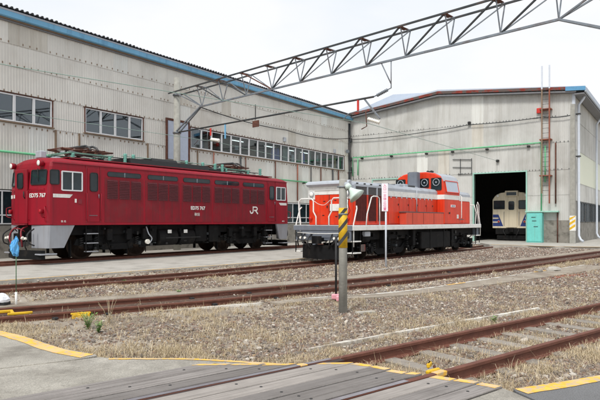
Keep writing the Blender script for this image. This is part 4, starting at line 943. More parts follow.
hose(EL, ((4.35, -1.2, 1.25), (4.4, -1.3, .95), (4.55, -1.32, .75), (4.5, -1.25, .55)), .025, 'hood_grey'); MB().disc((4.3, -1.3, .62), (0, -1, 0), .1, .1, 14).obj('gauge_cock', 'insul_white', EL)
random.seed(11)
for i in range(46):
    x = random.uniform(1.2, L-1.2); z = random.uniform(.35, 1.15); w_ = random.uniform(.04, .16); h_ = random.uniform(.04, .16)
    MB().box(x, x+w_, -random.uniform(1.12, 1.3), -1.0, z, z+h_, .01).obj('fitting', random.choice(('undergear', 'undergear', 'black', 'steel_dark', 'undergear')), EL)

# ------------------------------------------------------------------ orange diesel locomotive
DL = empty('diesel_locomotive', (.87, 22.23, -.12), R(90-39)); tag(DL, 'orange hooded diesel locomotive with white band and grey hood top', 'locomotive')
DLn = 12.9; PW = 1.475; HH = 1.05
def hood_ring(x, dx=0, zr=3.25): return [(x, -HH, 1.45), (x+dx*.0, -HH, 3.0), (x, -HH+.05, 3.14), (x, -HH+.2, 3.22), (x, -.4, zr+.03), (x, .4, zr+.03), (x, HH-.2, 3.22), (x, HH-.05, 3.14), (x, HH, 3.0), (x, HH, 1.45)]
def hood(x0, x1, name):
    lower = MB().box(x0, x1, -HH, HH, 1.45, 2.69, .03).obj(name, 'vermilion', DL)
    MB().box(x0-.004, x1+.004, -HH-.004, HH+.004, 2.692, 2.93).obj('white_band', 'white_paint', lower)
    o = MB().loft([[(x0+.04 if False else x0, y, z) for x, y, z in ring] for ring in ()] or [[(x0, *p[1:]) for p in [(0, -HH, 2.932), (0, -HH, 3.05), (0, -HH+.10, 3.18), (0, -.55, 3.25), (0, .55, 3.25), (0, HH-.10, 3.18), (0, HH, 3.05), (0, HH, 2.932)]], [(x1, *p[1:]) for p in [(0, -HH, 2.932), (0, -HH, 3.05), (0, -HH+.10, 3.18), (0, -.55, 3.25), (0, .55, 3.25), (0, HH-.10, 3.18), (0, HH, 3.05), (0, HH, 2.932)]]]).obj('hood_roof', 'hood_grey', lower)
    return lower
h1 = hood(.5, 8.22, 'long_hood'); h2 = hood(10.1, 12.35, 'short_hood')
# frame plate and deck
MB().box(0, DLn, -PW, PW, 1.25, 1.445, .015).obj('running_plate', 'white_paint', DL); MB().box(.05, DLn-.05, -PW+.02, PW-.02, 1.446, 1.455).obj('deck', 'hood_grey', DL)
MB().box(.15, DLn-.15, -1.1, 1.1, .85, 1.245).obj('underframe', 'undergear', DL)
# front face of hood: white upper band stepping down round the lamps, lamps, ledge
m = MB(); m.box(.47, .50, -HH+.003, HH-.003, 2.86, 3.06); m.box(.47, .50, HH-.33, HH-.003, 2.50, 2.858); m.box(.47, .50, -HH+.003, -HH+.33, 2.50, 2.858); m.obj('front_white_band', 'white_paint', DL)
MB().prism([(.30, 3.10), (.42, 3.02), (.52, 3.06), (.52, 3.24), (.44, 3.24), (.33, 3.17)], 'y', -HH-.01, HH+.01).obj('hood_visor', 'hood_grey', DL)
for s in (-1, 1):
    lamp(DL, (.48, s*.87, 2.72), (-1, 0, 0), .12, .06, 'hood_grey'); lamp(DL, (.49, s*.92, 1.72), (-1, 0, 0), .07, .08, 'vermilion', 'red_lens', 'tail_light')
    MB().box(.475, .495, s*.1-.02, s*.1+.02, 2.15, 2.25).obj('hood_latch', 'black', DL)
m = MB().box(.46, .499, -.75, -.05, 2.02, 2.30, .008).obj('number_board', 'white_paint', DL)
for x, z in ((-.3, 2.45), (.25, 2.42), (.3, 1.85), (-.35, 1.8)): MB().box(.485, .499, x-.05, x+.05, z-.015, z+.015).obj('hood_latch', 'black', DL)
for s in (-1, 1): MB().box(.49, .4985, s*.02-.006, s*.02+.006, 1.47, 2.68).obj('door_seam', 'grille_dark', DL)
# grilles on the long hood, near and far sides
gm = MB(); gm.box(0, 1, -.01, 0, 0, 1)
for i in range(14): gm.box(.02+i*.07, .045+i*.07, -.028, -.01, 0, 1)
g_o = gm.obj('radiator_grille', 'grille_dark', DL); g_me = g_o.data; bpy.data.objects.remove(g_o); g2 = g_me.copy(); g2.materials.clear(); g2.materials.append(MATS['grille_grey'])
for x0, x1 in ((.82, 1.62), (1.72, 2.36), (2.46, 3.18)):
    for me, z0, z1 in ((g_me, 1.62, 2.68), (g2, 2.70, 3.0)):
        inst('radiator_grille', me, DL, (x0, -HH-.004, z0), None, (x1-x0, 1, z1-z0)); inst('radiator_grille', me, DL, (x1, HH+.004, z0), (0, 0, math.pi), (x1-x0, 1, z1-z0))
for s in (-1, 1):
    y0, y1 = sorted((s*HH, s*(HH+.035)))
    for x in (.74, 1.67, 2.41, 3.24): MB().box(x-.045, x+.045, y0, y1, 1.55, 2.68).obj('grille_post', 'vermilion', DL); MB().box(x-.045, x+.045, y0, y1, 2.69, 3.0).obj('grille_post_top', 'hood_grey', DL)
    MB().box(.695, 3.285, y0, y1, 1.47, 1.549).obj('grille_rail', 'vermilion', DL)
    MB().box(.695, 3.285, y0, y1-.0+.004*s if s > 0 else y1, 3.005, 3.09).obj('grille_rail_top', 'hood_grey', DL)
    for x in (.95, 1.5, 2.0, 2.7): MB().box(x-.06, x+.06, *sorted((s*(HH-.02), s*(HH+.012))), 3.10, 3.15).obj('hood_slot', 'black', DL)
    # hood doors
    xs = [3.34, 4.3, 5.22, 6.1, 7.0, 7.7]
    for a, b in zip(xs[:-1], xs[1:]):
        d = MB().box(a+.02, b-.02, *sorted((s*HH, s*(HH+.022))), 1.52, 2.64, .008).obj('hood_door', 'vermilion', DL)
        for z in (1.8, 2.35): MB().box(b-.12, b-.05, *sorted((s*(HH+.022), s*(HH+.05))), z-.04, z+.04, .008).obj('latch', 'grille_dark', d)
        for q in (.25, .75): MB().box(a+(b-a)*q-.03, a+(b-a)*q+.03, *sorted((s*(HH+.004), s*(HH+.04))), 2.62, 2.72, .006).obj('hinge', 'hood_grey', d)
    for a, b in ((10.2, 11.2), (11.25, 12.25)): MB().box(a, b, *sorted((s*HH, s*(HH+.02))), 1.52, 2.64, .008).obj('hood_door', 'vermilion', DL)
    # low side boxes on the walkway
    bx = [4.35, 4.95, 6.0, 7.1, 8.2] 
    y0, y1 = sorted((s*HH, s*1.40))
    lb = MB().box(4.35, 8.2, y0, y1, 1.457, 2.0, .015).obj('side_box', 'vermilion_faded', DL); MB().box(4.3, 8.25, y0, y1+.02 if s > 0 else y1, 2.003, 2.04).obj('box_lid', 'grille_grey', lb)
    for x in bx[1:-1]: MB().box(x-.008, x+.008, *sorted((s*1.40, s*1.408)), 1.48, 1.99).obj('box_seam', 'grille_dark', lb)
    MB().tube([(5.9, s*(HH+.06), 2.05), (5.9, s*(HH+.06), 3.1)], .02, 6).obj('pipe', 'hood_grey', DL)
    # handrails: tall white hoop on the walkway
    MB().tube([(1.05, s*1.40, 1.45), (1.12, s*1.40, 1.9), (1.45, s*1.40, 2.58), (1.6, s*1.40, 2.62), (1.9, s*1.40, 2.62), (2.05, s*1.40, 2.55), (2.08, s*1.40, 2.3), (2.08, s*1.40, 1.45)], .026, 8).obj('hand_rail', 'white_paint', DL)
    MB().tube([(12.7, s*1.38, 1.45), (12.68, s*1.38, 1.9), (12.5, s*1.38, 2.5), (12.62, s*1.38, 2.66), (12.8, s*1.38, 2.5), (12.82, s*1.38, 1.9), (12.95, s*1.40, 1.3), (12.95, s*1.40, .8)], .026, 8).obj('hand_rail', 'white_paint', DL)
    MB().tube([(.12, s*1.42, .62), (.12, s*1.42, 1.5), (.35, s*1.42, 2.1), (.42, s*1.36, 2.2)], .026, 8).obj('hand_rail', 'white_paint', DL)
    # front hoop rails
    MB().tube([(.03, s*1.12, 1.0), (.03, s*1.12, 1.6), (.03, s*1.2, 2.1), (.03, s*1.2, 2.42), (.03, s*1.08, 2.52), (.03, s*.55, 2.52), (.03, s*.45, 2.42), (.03, s*.45, 2.0), (.03, s*.32, 1.8), (.03, s*.32, 1.25)], .028, 8).obj('hand_rail', 'white_paint', DL)
    MB().tube([(DLn-.03, s*1.12, 1.0), (DLn-.03, s*1.2, 2.1), (DLn-.03, s*1.08, 2.52), (DLn-.03, s*.55, 2.52), (DLn-.03, s*.45, 2.0), (DLn-.03, s*.32, 1.25)], .028, 8).obj('hand_rail', 'white_paint', DL)
    # corner steps
    for x in (.35, DLn-.35):
        for z in (.35, .8): MB().box(x-.28, x+.28, *sorted((s*1.15, s*1.45)), z, z+.05, .01).obj('step', 'white_paint', DL)
        for dx in (-.27, .27): MB().bar((x+dx, s*1.40, .34), (x+dx, s*1.40, 1.25), .035).obj('step_stringer', 'undergear', DL)
    MB().box(.62, .9, *sorted((s*1.42, s*1.46)), .42, .7, .01).obj('marker_plate', 'red_fascia', DL)
    # side equipment below the plate
    MB().box(5.95, 9.15, *sorted((s*.5, s*1.32)), .32, 1.12, .04).obj('fuel_tank', 'undergear', DL)
    for x in (6.9, 8.4): MB().box(x-.06, x+.06, *sorted((s*1.30, s*1.34)), .30, 1.24).obj('tank_strap', 'undergear', DL)
    MB().tube([(1.0, s*1.05, .95), (1.6, s*1.05, .95)], .22, 16).obj('air_reservoir', 'undergear', DL); MB().box(1.05, 1.45, *sorted((s*1.2, s*1.36)), 1.0, 1.2, .02).obj('lamp_box', 'hood_grey', DL)
    for x in (2.7, 5.3, 9.5): MB().box(x-.12, x+.12, *sorted((s*1.05, s*1.30)), .5, 1.24, .02).obj('sand_box', 'undergear', DL)
for i in range(16):
    x = random.uniform(3.5, 8.0); MB().box(x, x+random.uniform(.1, .5), (y := random.uniform(-.9, .4)), y+random.uniform(.08, .4), 3.2, 3.27+random.uniform(.02, .1), .01).obj('roof_fitting', random.choice(('hood_grey', 'stack_grey', 'hood_grey', 'steel_dark')), DL)
hose(DL, ((.03, .45, 2.45), (.03, .2, 2.3), (.03, -.1, 2.26), (.03, -.4, 2.45)), .01, 'white_paint', 'safety_chain')
# cab
cw, x0, x1 = 1.42, 8.22, 10.1
def cabring(x): return [(x, -cw, 1.458), (x, -cw, 3.08), (x, -cw+.10, 3.60), (x, -cw+.25, 3.86), (x, -cw+.55, 4.02), (x, -.4, 4.10), (x, .4, 4.10), (x, cw-.55, 4.02), (x, cw-.25, 3.86), (x, cw-.10, 3.60), (x, cw, 3.08), (x, cw, 1.458)]
cab = MB().loft([cabring(x0), cabring(x1)]).obj('cab', 'vermilion', DL); bevel(cab, .06, 3)
MB().loft([[(x, y*1.02, z+.012) for x, y, z in cabring(xx)[2:-2]] + [(xx, cw-.15, 3.58), (xx, 0, 4.0), (xx, -cw+.15, 3.58)] for xx in (x0+.12, x1+.05)]).obj('cab_roof', 'hood_grey', cab)
MB().box(x0-.004, x1+.004, -cw-.006, cw+.006, 2.70, 2.93).obj('white_band', 'white_paint', cab)
for s in (-1, 1):
    M_ = T(0, -cw, 0) if s < 0 else RZ(180) @ T(-x0-x1, -cw, 0)
    tilt = M_ @ T(0, 0, 3.08) @ RX(-10.5) @ T(0, 0, -3.08)
    window(cab, tilt @ T(0, -.006, 0), x0+.22, x1-.12, 3.04, 3.66, .04, 'vermilion', 'roof_pale', .05, (), .03, name='cab_window')
    MB(M_).box(x0+.75, x0+1.3, -.014, -.001, 2.32, 2.44).obj('number_plate', 'sign_white', cab); text('DE10 1759', .085, M_ @ T(x0+1.02, -.016, 2.38) @ RX(90), 'black', cab)
    MB(M_).disc((x0+.55, -.02, 2.02), (0, -1, 0), .05, .03, 10).obj('lock', 'black', cab)
    MB(M_).box(x0+1.5, x0+1.7, -.012, -.001, 1.75, 1.95).obj('notice_plate', 'white_paint', cab)
    for q in (x1+.10, ): MB(M_).tube([(q, -.02, 1.75), (q, -.05, 1.8), (q, -.05, 2.9), (q, .1, 2.98)], .022, 7).obj('hand_rail', 'white_paint', cab)
    MB(M_).box(x1-.1, x1+.25, -.1, .2, 1.68, 1.72).obj('cab_step', 'grille_grey', cab)
for fx, sg in ((x0, -1), (x1, 1)):
    M_ = T(fx, 0, 0) @ (RZ(-90) if sg < 0 else RZ(90))
    for a, b, z0 in ((-1.28, -.72, 3.16), (-.60, -.12, 3.30), (.12, .60, 3.30), (.72, 1.28, 3.16)):
        f = window(cab, M_ @ T(0, -.006, 0), a, b, z0 if sg < 0 else 3.28, 3.78, .035, 'black', 'glass_dark', .06, (), .03, name='cab_window')
        pts = [((a+b)/2+.17*math.cos(t), -.04, 3.56+.17*math.sin(t)) for t in [2*math.pi*k/24 for k in range(25)]]
        MB(M_).tube(pts, .018, 6, cap=False).obj('clear_view_ring', 'hood_grey', f); MB(M_).disc(((a+b)/2, -.03, 3.56), (0, -1, 0), .04, .03, 10).obj('clear_view_hub', 'hood_grey', f)
# exhaust stack in front of the cab, whistle on roof
bevel(MB().prism(rrect(7.5, 7.98, -.27, .27, .12), 'z', 3.2, 4.06).obj('exhaust_stack', 'stack_grey', DL), .02); MB().prism(rrect(7.55, 7.93, -.22, .22, .1), 'z', 4.055, 4.075).obj('exhaust_mouth', 'black', DL)
for y in (-.55, -.35): lamp(DL, (8.75, y, 4.14), (-1, 0, 0), .06, .2, 'black', 'black', 'air_horn')
MB().box(3.4, 7.2, -.5, .5, 3.252, 3.29, .01).obj('roof_hatch', 'hood_grey', DL)
for xx in (-.008, DLn-.004): MB().box(xx, xx+.012, -PW+.02, PW-.02, 1.252, 1.44).obj('end_sill', 'stack_grey', DL)
# running gear
for xs in ((1.9, 3.7, 5.35), (9.75, 11.5)):
    for x in xs: wheelset(DL, x, .43)
    bogie(DL, xs, .43, .98, 1.0)
    for x in xs: MB().tube([(x-.55, -1.08, .85), (x-.35, -1.08, .85)], .1, 10).obj('brake_cylinder', 'undergear', DL)
MB().box(2.2, 12.2, -.9, .9, .45, .95).obj('drive_casing', 'undergear', DL)
for s in (0, 1):
    F = FR if s == 0 else T(DLn, 0, 0) @ RZ(180)
    MB(F).box(.02, .3, -1.35, 1.35, .85, 1.248, .01).obj('buffer_beam', 'stack_grey', DL)
    m = MB(F); m.box(-.3, .3, -.09, .09, .80, .96, .02); m.prism([(-.24, -.16), (-.28, .17), (-.42, .19), (-.52, .10), (-.42, .05), (-.36, -.02), (-.42, -.1), (-.54, -.13), (-.5, -.2), (-.34, -.24)], 'z', .73, 1.03); m.obj('coupler', 'undergear', DL)
    MB(F).prism([(-.28, 0.0), (.0, -.98), (.35, -1.0), (.35, 1.0), (.0, .98)], 'z', .12, .66).obj('snow_plough', 'undergear', DL)
    for sy in (-1, 1):
        hose(DL, [F @ Vector(q) for q in ((.0, sy*.5, 1.1), (-.2, sy*.55, .9), (-.22, sy*.5, .65), (-.1, sy*.42, .5))]); hose(DL, [F @ Vector(q) for q in ((.0, sy*.85, 1.1), (-.22, sy*.85, .95), (-.25, sy*.7, .7), (-.1, sy*.55, .72))])
        MB(F).tube([(-.12, sy*.72, .93), (-.2, sy*.72, .95)], .05, 8).obj('hose_end', 'insul_white', DL); MB(F).tube([(-.12, sy*.95, .95), (-.2, sy*.95, .95)], .05, 8).obj('hose_end', 'insul_white', DL)
        MB(F).box(-.05, .02, *sorted((sy*1.0, sy*1.3)), .98, 1.2, .02).obj('jumper_box', 'steel_dark', DL)
        MB(F).tube([(-.05, sy*1.15, 1.0), (-.12, sy*1.15, .8), (.0, sy*1.2, .6)], .03, 7).obj('brake_hose', 'black', DL)
    for q in range(9): MB(F).box(-.10-random.uniform(0, .12), .02, (y_ := random.uniform(-1.2, 1.1)), y_+random.uniform(.05, .16), (z_ := random.uniform(.62, 1.08)), z_+random.uniform(.05, .14), .01).obj('fitting', random.choice(('steel', 'undergear', 'stack_grey', 'black')), DL)
    MB(F).tube([(-.06, -1.2, 1.15), (-.12, -.3, 1.12), (-.12, .3, 1.12), (-.06, 1.2, 1.15)], .018, 6).obj('uncoupling_lever', 'white_paint', DL)
for i in range(46):
    x = random.uniform(.9, DLn-.8); z = random.uniform(.35, 1.1); w_ = random.uniform(.04, .18); h_ = random.uniform(.04, .16)
    MB().box(x, x+w_, -random.uniform(1.1, 1.32), -.95, z, z+h_, .01).obj('fitting', random.choice(('undergear', 'undergear', 'black', 'steel_dark')), DL)

# ------------------------------------------------------------------ railcar inside the shed
RC = empty('railcar', (16.1, 42.6, -.05), R(90-34.65)); tag(RC, 'cream and blue railcar waiting inside the dark doorway of the gabled shed', 'railcar')
def rcr(x, i=0, lo=1.0): w_ = 1.45-i; return [(x, -w_, lo), (x, -w_, 3.2-i*.5), (x, -w_+.2, 3.5-i*.5), (x, -w_+.6, 3.72-i*.5), (x, 0, 3.80-i*.5), (x, w_-.6, 3.72-i*.5), (x, w_-.2, 3.5-i*.5), (x, w_, 3.2-i*.5), (x, w_, lo)]
bevel(MB().loft([rcr(0, .04), rcr(.08), rcr(18)]).obj('body', 'railcar_cream', RC), .03, 2)
MF = RZ(-90)
dr = MB(MF).box(-.40, .40, -.06, 0, 1.05, 3.35, .015).obj('end_door', 'railcar_cream', RC); window(RC, MF @ T(0, -.06, 0), -.26, .26, 2.35, 3.1, .04, 'railcar_cream', 'glass_dark', .14, name='door_window')
for a, b in ((-1.34, -.50), (.50, 1.34)): window(RC, MF @ T(0, -.0, 0), a, b, 2.45, 3.12, .045, 'black', 'glass_dark', .06, name='windscreen')
MB(MF).box(-.48, .48, -.10, .3, 3.42, 3.86, .03).obj('headlight_housing', 'railcar_cream', RC); MB(MF).box(-.36, .36, -.115, -.101, 3.50, 3.74).obj('destination_glass', 'glass_dark', RC)
for s in (-1, 1):
    lamp(RC, (0, s*1.02, 3.48), (-1, 0, 0), .12, .08, 'railcar_cream'); lamp(RC, (0, s*.95, 1.5), (-1, 0, 0), .09, .06, 'railcar_cream', 'red_lens', 'tail_light')
    t = MB(MF).prism([(s*1.40, 1.15), (s*1.40, 2.05), (s*.98, 2.05), (s*.62, 1.15)], 'y', -.006, -.001).obj('blue_corner', 'railcar_blue', RC)
    for z in (1.42, 1.72): MB(MF).box(*sorted((s*1.41, s*.98)), -.010, -.007, z, z+.09).obj('white_stripe', 'railcar_cream', t)
    MB(MF).tube([(s*.55, -.02, 1.2), (s*.55, -.08, 1.25), (s*.55, -.08, 2.2), (s*.55, -.02, 2.25)], .015, 6).obj('grab_rail', 'steel', RC)
    for k in range(5): window(RC, T(0, s*-1.45 if s > 0 else 1.45, 0) @ (RZ(0) if s > 0 else RZ(180)), *( (1.6+k*2.6, 3.2+k*2.6) if s > 0 else (-3.2-k*2.6, -1.6-k*2.6)), 2.2, 3.0, .04, 'steel', 'glass_dark', .06)
    hose(RC, ((-.02, s*.5, .95), (-.25, s*.55, .8), (-.25, s*.4, .5), (-.05, s*.4, .5)))
MB().box(.0, .4, -1.2, 1.2, .55, .99).obj('buffer_beam', 'undergear', RC); MB().box(.4, 17, -1.15, 1.15, .35, 1.0).obj('underframe', 'undergear', RC)
m = MB(); m.box(-.3, .3, -.09, .09, .80, .96, .02); m.prism([(-.24, -.16), (-.28, .17), (-.42, .19), (-.52, .10), (-.42, .05), (-.36, -.02), (-.42, -.1), (-.54, -.13), (-.5, -.2), (-.34, -.24)], 'z', .73, 1.03); m.obj('coupler', 'undergear', RC)
MB().prism([(-.15, 0), (.05, -1.1), (.3, -1.1), (.3, 1.1), (.05, 1.1)], 'z', .12, .45).obj('rail_guard', 'undergear', RC)
for x in (2.2, 4.3): wheelset(RC, x, .43)
# ------------------------------------------------------------------ small things in the yard
def gz(x, y): return float(ground_z(np.array([x]), np.array([y]))[0])
# striped post with horn loudspeaker
PX, PY = .757, 9.86
po = empty('striped_post', (PX, PY, gz(PX, PY))); tag(po, 'short grey concrete post with yellow and black stripes in the gravel at the centre', 'post')
b0 = -po.location.z
MB().tube([(0, 0, -.25), (0, 0, 2.22+b0), (0, 0, 2.235+b0)], [.078, .068, .055], 20).obj('post_shaft', 'conc_pole', po)
sv = MB().tube([(0, 0, 1.03+b0), (0, 0, 1.73+b0)], .078, 24).obj('stripe_sleeve', 'yellow_sign', po)
for k in range(3):
    z = 1.05+k*.235+b0; n = 20; vs = []
    for i in range(n+1):
        t = -math.pi+2*math.pi*i/n*.98; r = .0805
        zz = z+.11*(math.sin(t/1.0)+1)*.9
        for d in (0, .085): vs.append((r*math.sin(t), -r*math.cos(t), min(max(zz+d, 1.035+b0), 1.725+b0)))
    MB().add(vs, [(2*i, 2*i+2, 2*i+3, 2*i+1) for i in range(n)], True).obj('black_stripe', 'black_stripe', sv)
for z in (1.62, 2.1): MB().tube([(0, 0, z+b0-.012), (0, 0, z+b0+.012)], .082, 20).obj('strap', 'steel', po)
hs = empty('horn_loudspeaker', (PX, PY, 2.1)); tag(hs, 'pale horn loudspeaker clamped to the top of the striped post', 'loudspeaker')
a = Vector((.06, -.05, .03)); d = Vector((.62, -.30, -.72)).normalized()
prof = [(0, .055), (.07, .06), (.075, .035), (.10, .036), (.15, .06), (.21, .10), (.255, .138), (.275, .15), (.28, .155), (.272, .147), (.24, .12), (.18, .07), (.13, .03)]
MB().tube([a+d*t for t, r in prof], [r for t, r in prof], 26).obj('horn', 'horn', hs); MB().tube([a+d*-.05, a+d*.0, a+d*.07], [.03, .055, .06], 16).obj('driver_unit', 'hood_grey', hs)
MB().tube([(-.10, 0, .0), (.02, -.08, .0), (.09, -.07, .03)], .014, 6).obj('bracket', 'steel', hs); hose(hs, ((.05, -.07, 0), (.1, -.1, -.12), (.085, -.04, -.3), (.12, -.02, -.42), (.08, 0, -.5)), .006, 'black', 'cable')
for i, (x, y, h) in enumerate(((.726, 11.3, 1.32), (.80, 11.02, 1.02))):
    s_ = empty('marker_stake', (x, y, gz(x, y))); tag(s_, ('taller' if i == 0 else 'shorter')+' thin black stake with a pink foot behind the striped post', 'stake', 'black stakes behind the striped post')
    MB().tube([(0, 0, 0), (0, 0, h)], .022, 8).obj('stake_rod', 'black', s_); MB().box(-.09, .09, -.05, .05, .05, .16, .02).obj('stake_foot', 'pink', s_)
# vertical sign
SX, SY = 2.99, 19.7
sg = empty('warning_sign', (SX, SY, gz(SX, SY))); tag(sg, 'narrow upright white sign with pink characters on a grey pole before the orange diesel', 'sign')
sg.rotation_euler.z = R(-10); b0 = -sg.location.z
MB().tube([(.03, .03, -.2), (.03, .03, 2.3+b0)], .032, 10).obj('sign_pole', 'downpipe', sg); MB().box(-.115, .105, -.02, .0, 1.84+b0, 2.82+b0, .004).obj('sign_board', 'sign_white', sg)
for i, ch in enumerate('入口一旦停止位置'): text(ch, .115, T(-.005, -.022, 2.74-i*.118+b0) @ RX(90), 'sign_pink', sg, name='character', ext=.001, bold=.001)
# furled blue cloth on a thin green rod, beside the switch stand
FX, FY = -5.50, 10.85
fl = empty('flag_rod', (FX, FY, gz(FX, FY))); tag(fl, 'thin green rod with a white foot and a bundled blue cloth on top', 'flag')
MB().tube([(0, 0, 0), (0, 0, .32)], .022, 8).obj('rod_foot', 'white_paint', fl); MB().tube([(0, 0, .3), (0, 0, 1.2)], .008, 6).obj('rod', 'rod_green', fl)
rings = []
for k, (z, r, ox) in enumerate(((1.02, .02, 0), (1.05, .065, -.01), (1.12, .085, -.025), (1.2, .08, -.03), (1.27, .06, -.02), (1.33, .04, 0), (1.38, .012, .0))):
    rings.append([(ox+r*.8*(1+.34*math.sin(5*t+k*1.3))*math.cos(t), r*.8*(1+.34*math.cos(4*t+k*1.7))*math.sin(t), z+.02*math.sin(3*t+k)) for t in [2*math.pi*i/18 for i in range(18)]])
MB().loft([[(x+random.uniform(-.012, .012), y+random.uniform(-.012, .012), z+random.uniform(-.015, .015)) for x, y, z in r_] for r_ in rings]).obj('cloth', 'blue_cloth', fl)
sw = empty('switch_stand', (-5.72, 10.78, gz(-5.72, 10.78)-.02)); tag(sw, 'low black switch stand under a white cover beside the green flag rod', 'switch stand')
MB().box(-.12, .10, -.1, .12, .0, .16, .02).obj('base', 'black', sw); MB().box(-.3, .35, -.06, .06, -.02, .03, .01).obj('bed_plate', 'rust', sw)
rings = []
for k, (z, rx, ry) in enumerate(((.13, .10, .09), (.15, .145, .12), (.2, .15, .125), (.25, .12, .11), (.29, .07, .07), (.305, .015, .015))):
    rings.append([(rx*(1+.09*math.sin(5*t+k))*math.cos(t)-.02, ry*(1+.09*math.cos(4*t+k))*math.sin(t), z+.012*math.sin(3*t+k)) for t in [2*math.pi*i/20 for i in range(20)]])
MB().loft([[(x+random.uniform(-.008, .008), y+random.uniform(-.008, .008), z+random.uniform(-.01, .01)) for x, y, z in r_] for r_ in rings]).obj('cover', 'white_cloth', sw)
# odd lumps: a short concrete slab by the post, boulders at the end of the strip
def lump(name, x, y, r, label, cat, m='stone', sq=.6):
    rr = np.random.default_rng(int(abs(x)*100)); mb = MB(); rings = []
    for k in range(1, 7):
        ph = math.pi*k/7; rings.append([(r*math.sin(ph)*math.cos(t)*(1+.3*rr.uniform(-1, 1)), r*math.sin(ph)*math.sin(t)*(1+.3*rr.uniform(-1, 1)), r*sq*math.cos(ph)) for t in [2*math.pi*i/9 for i in range(9)]])
    return tag(mb.loft(rings).obj(name, m, None, (x, y, gz(x, y)+r*sq*.35)), label, cat)
lump('boulder', 8.15, 18.0, .22, 'broken concrete lump at the far end of the white edged strip', 'rubble', 'concrete'); lump('boulder', 7.5, 17.6, .13, 'small dark lump beside the broken concrete lump', 'rubble', 'concrete_base')
lump('boulder', 1.62, 6.05, .06, 'pale stone on the gravel just beyond the yellow clamp', 'stone', 'kerb_white'); 
tag(MB().box(-.16, .2, -.05, .05, -.02, .03, .008).obj('concrete_offcut', 'concrete', None, (1.12, 9.75, gz(1.12, 9.75)+.02), (0, 0, .35)), 'flat grey concrete offcut lying right of the striped post', 'offcut')

# ------------------------------------------------------------------ weeds
def weed(x, y, h, n, label, dry=False):
    w_ = empty('weed', (x, y, gz(x, y))); tag(w_, label, 'plant'); rr = random.Random(int(x*991)); st = MB(); lf = MB()
    for i in range(n):
        a = rr.uniform(0, 6.28); e = Vector((math.cos(a)*h*rr.uniform(.1, .55), math.sin(a)*h*rr.uniform(.1, .55), h*rr.uniform(.6, 1))); mid = e*.5+Vector((0, 0, h*.12))
        st.tube([(0, 0, 0), mid, e], [.004, .003, .002], 4)
        for k in range(9 if not dry else 5):
            p = Vector((0, 0, 0)).lerp(mid, k/5) if k < 5 else mid.lerp(e, (k-4)/4); b = rr.uniform(0, 6.28); l = rr.uniform(.025, .055)*(1 if not dry else .6); dd = Vector((math.cos(b), math.sin(b), rr.uniform(-.1, .6)))*l; sd_ = dd.cross(Vector((0, 0, 1))).normalized()*l*.32
            lf.add([tuple(p), tuple(p+dd*.5+sd_), tuple(p+dd), tuple(p+dd*.5-sd_)], [(0, 1, 2, 3)])
    st.obj('stem', 'dry_grass' if dry else 'green_leaf', w_); tag(lf.obj('leaves', 'dry_grass' if dry else 'green_leaf', w_), kind='stuff')
weed(-3.2, 8.45, .27, 16, 'green leafy weed growing left of the dry grass near the yellow road edge'); weed(-2.95, 8.2, .18, 10, 'low green weed just right of the taller one near the yellow road edge')
weed(-3.05, 8.95, .42, 7, 'tall dried weed stalk leaning over the near rail at the left', True); weed(-2.75, 12.75, .12, 10, 'small green weed between the two rusty tracks, left of centre'); weed(-7.1, 13.0, .14, 8, 'tiny green weed at the foot of the platform edge at far left')
weed(-4.9, 15.6, .10, 9, 'tiny green weed on the platform edge behind the upper track'); weed(3.1, 8.95, .10, 9, 'tiny green tuft in the gravel beyond the white kerb')
weed(-.35, 12.55, .6, 4, 'thin dead stalk standing at the near rail left of the striped post', True)

# ------------------------------------------------------------------ loose stone and dry grass
def ok_mask(x, y):
    k = np.ones(x.shape, bool)
    for pol in (slab_a, slab_b, asph, plat, apron): k &= ~in_poly(x, y, pol)
    k &= ~(in_poly(x, y, far_e+near_e[::-1]) & (rng.random(x.shape) > .12))
    return k
def sample(n, y0, y1):
    y = y0*(y1/y0)**rng.random(n); x = (rng.random(n)*2-1)*(.58*y+1.2); k = ok_mask(x, y); return x[k], y[k]
def lownoise(x, y): return .5+.25*(np.sin(x*1.1+y*.7)+np.sin(x*.6-y*1.4+2)*.7+np.sin(x*2.3+y*1.9+4)*.5)
phi = (1+5**.5)/2
ico = np.array([(-1, phi, 0), (1, phi, 0), (-1, -phi, 0), (1, -phi, 0), (0, -1, phi), (0, 1, phi), (0, -1, -phi), (0, 1, -phi), (phi, 0, -1), (phi, 0, 1), (-phi, 0, -1), (-phi, 0, 1)])/math.hypot(1, phi)
icf = np.array([(0, 11, 5), (0, 5, 1), (0, 1, 7), (0, 7, 10), (0, 10, 11), (1, 5, 9), (5, 11, 4), (11, 10, 2), (10, 7, 6), (7, 1, 8), (3, 9, 4), (3, 4, 2), (3, 2, 6), (3, 6, 8), (3, 8, 9), (4, 9, 5), (2, 4, 11), (6, 2, 10), (8, 6, 7), (9, 8, 1)])
octv = np.array([(1, 0, 0), (-1, 0, 0), (0, 1, 0), (0, -1, 0), (0, 0, 1), (0, 0, -1)], float); octf = np.array([(0, 2, 4), (2, 1, 4), (1, 3, 4), (3, 0, 4), (2, 0, 5), (1, 2, 5), (3, 1, 5), (0, 3, 5)])
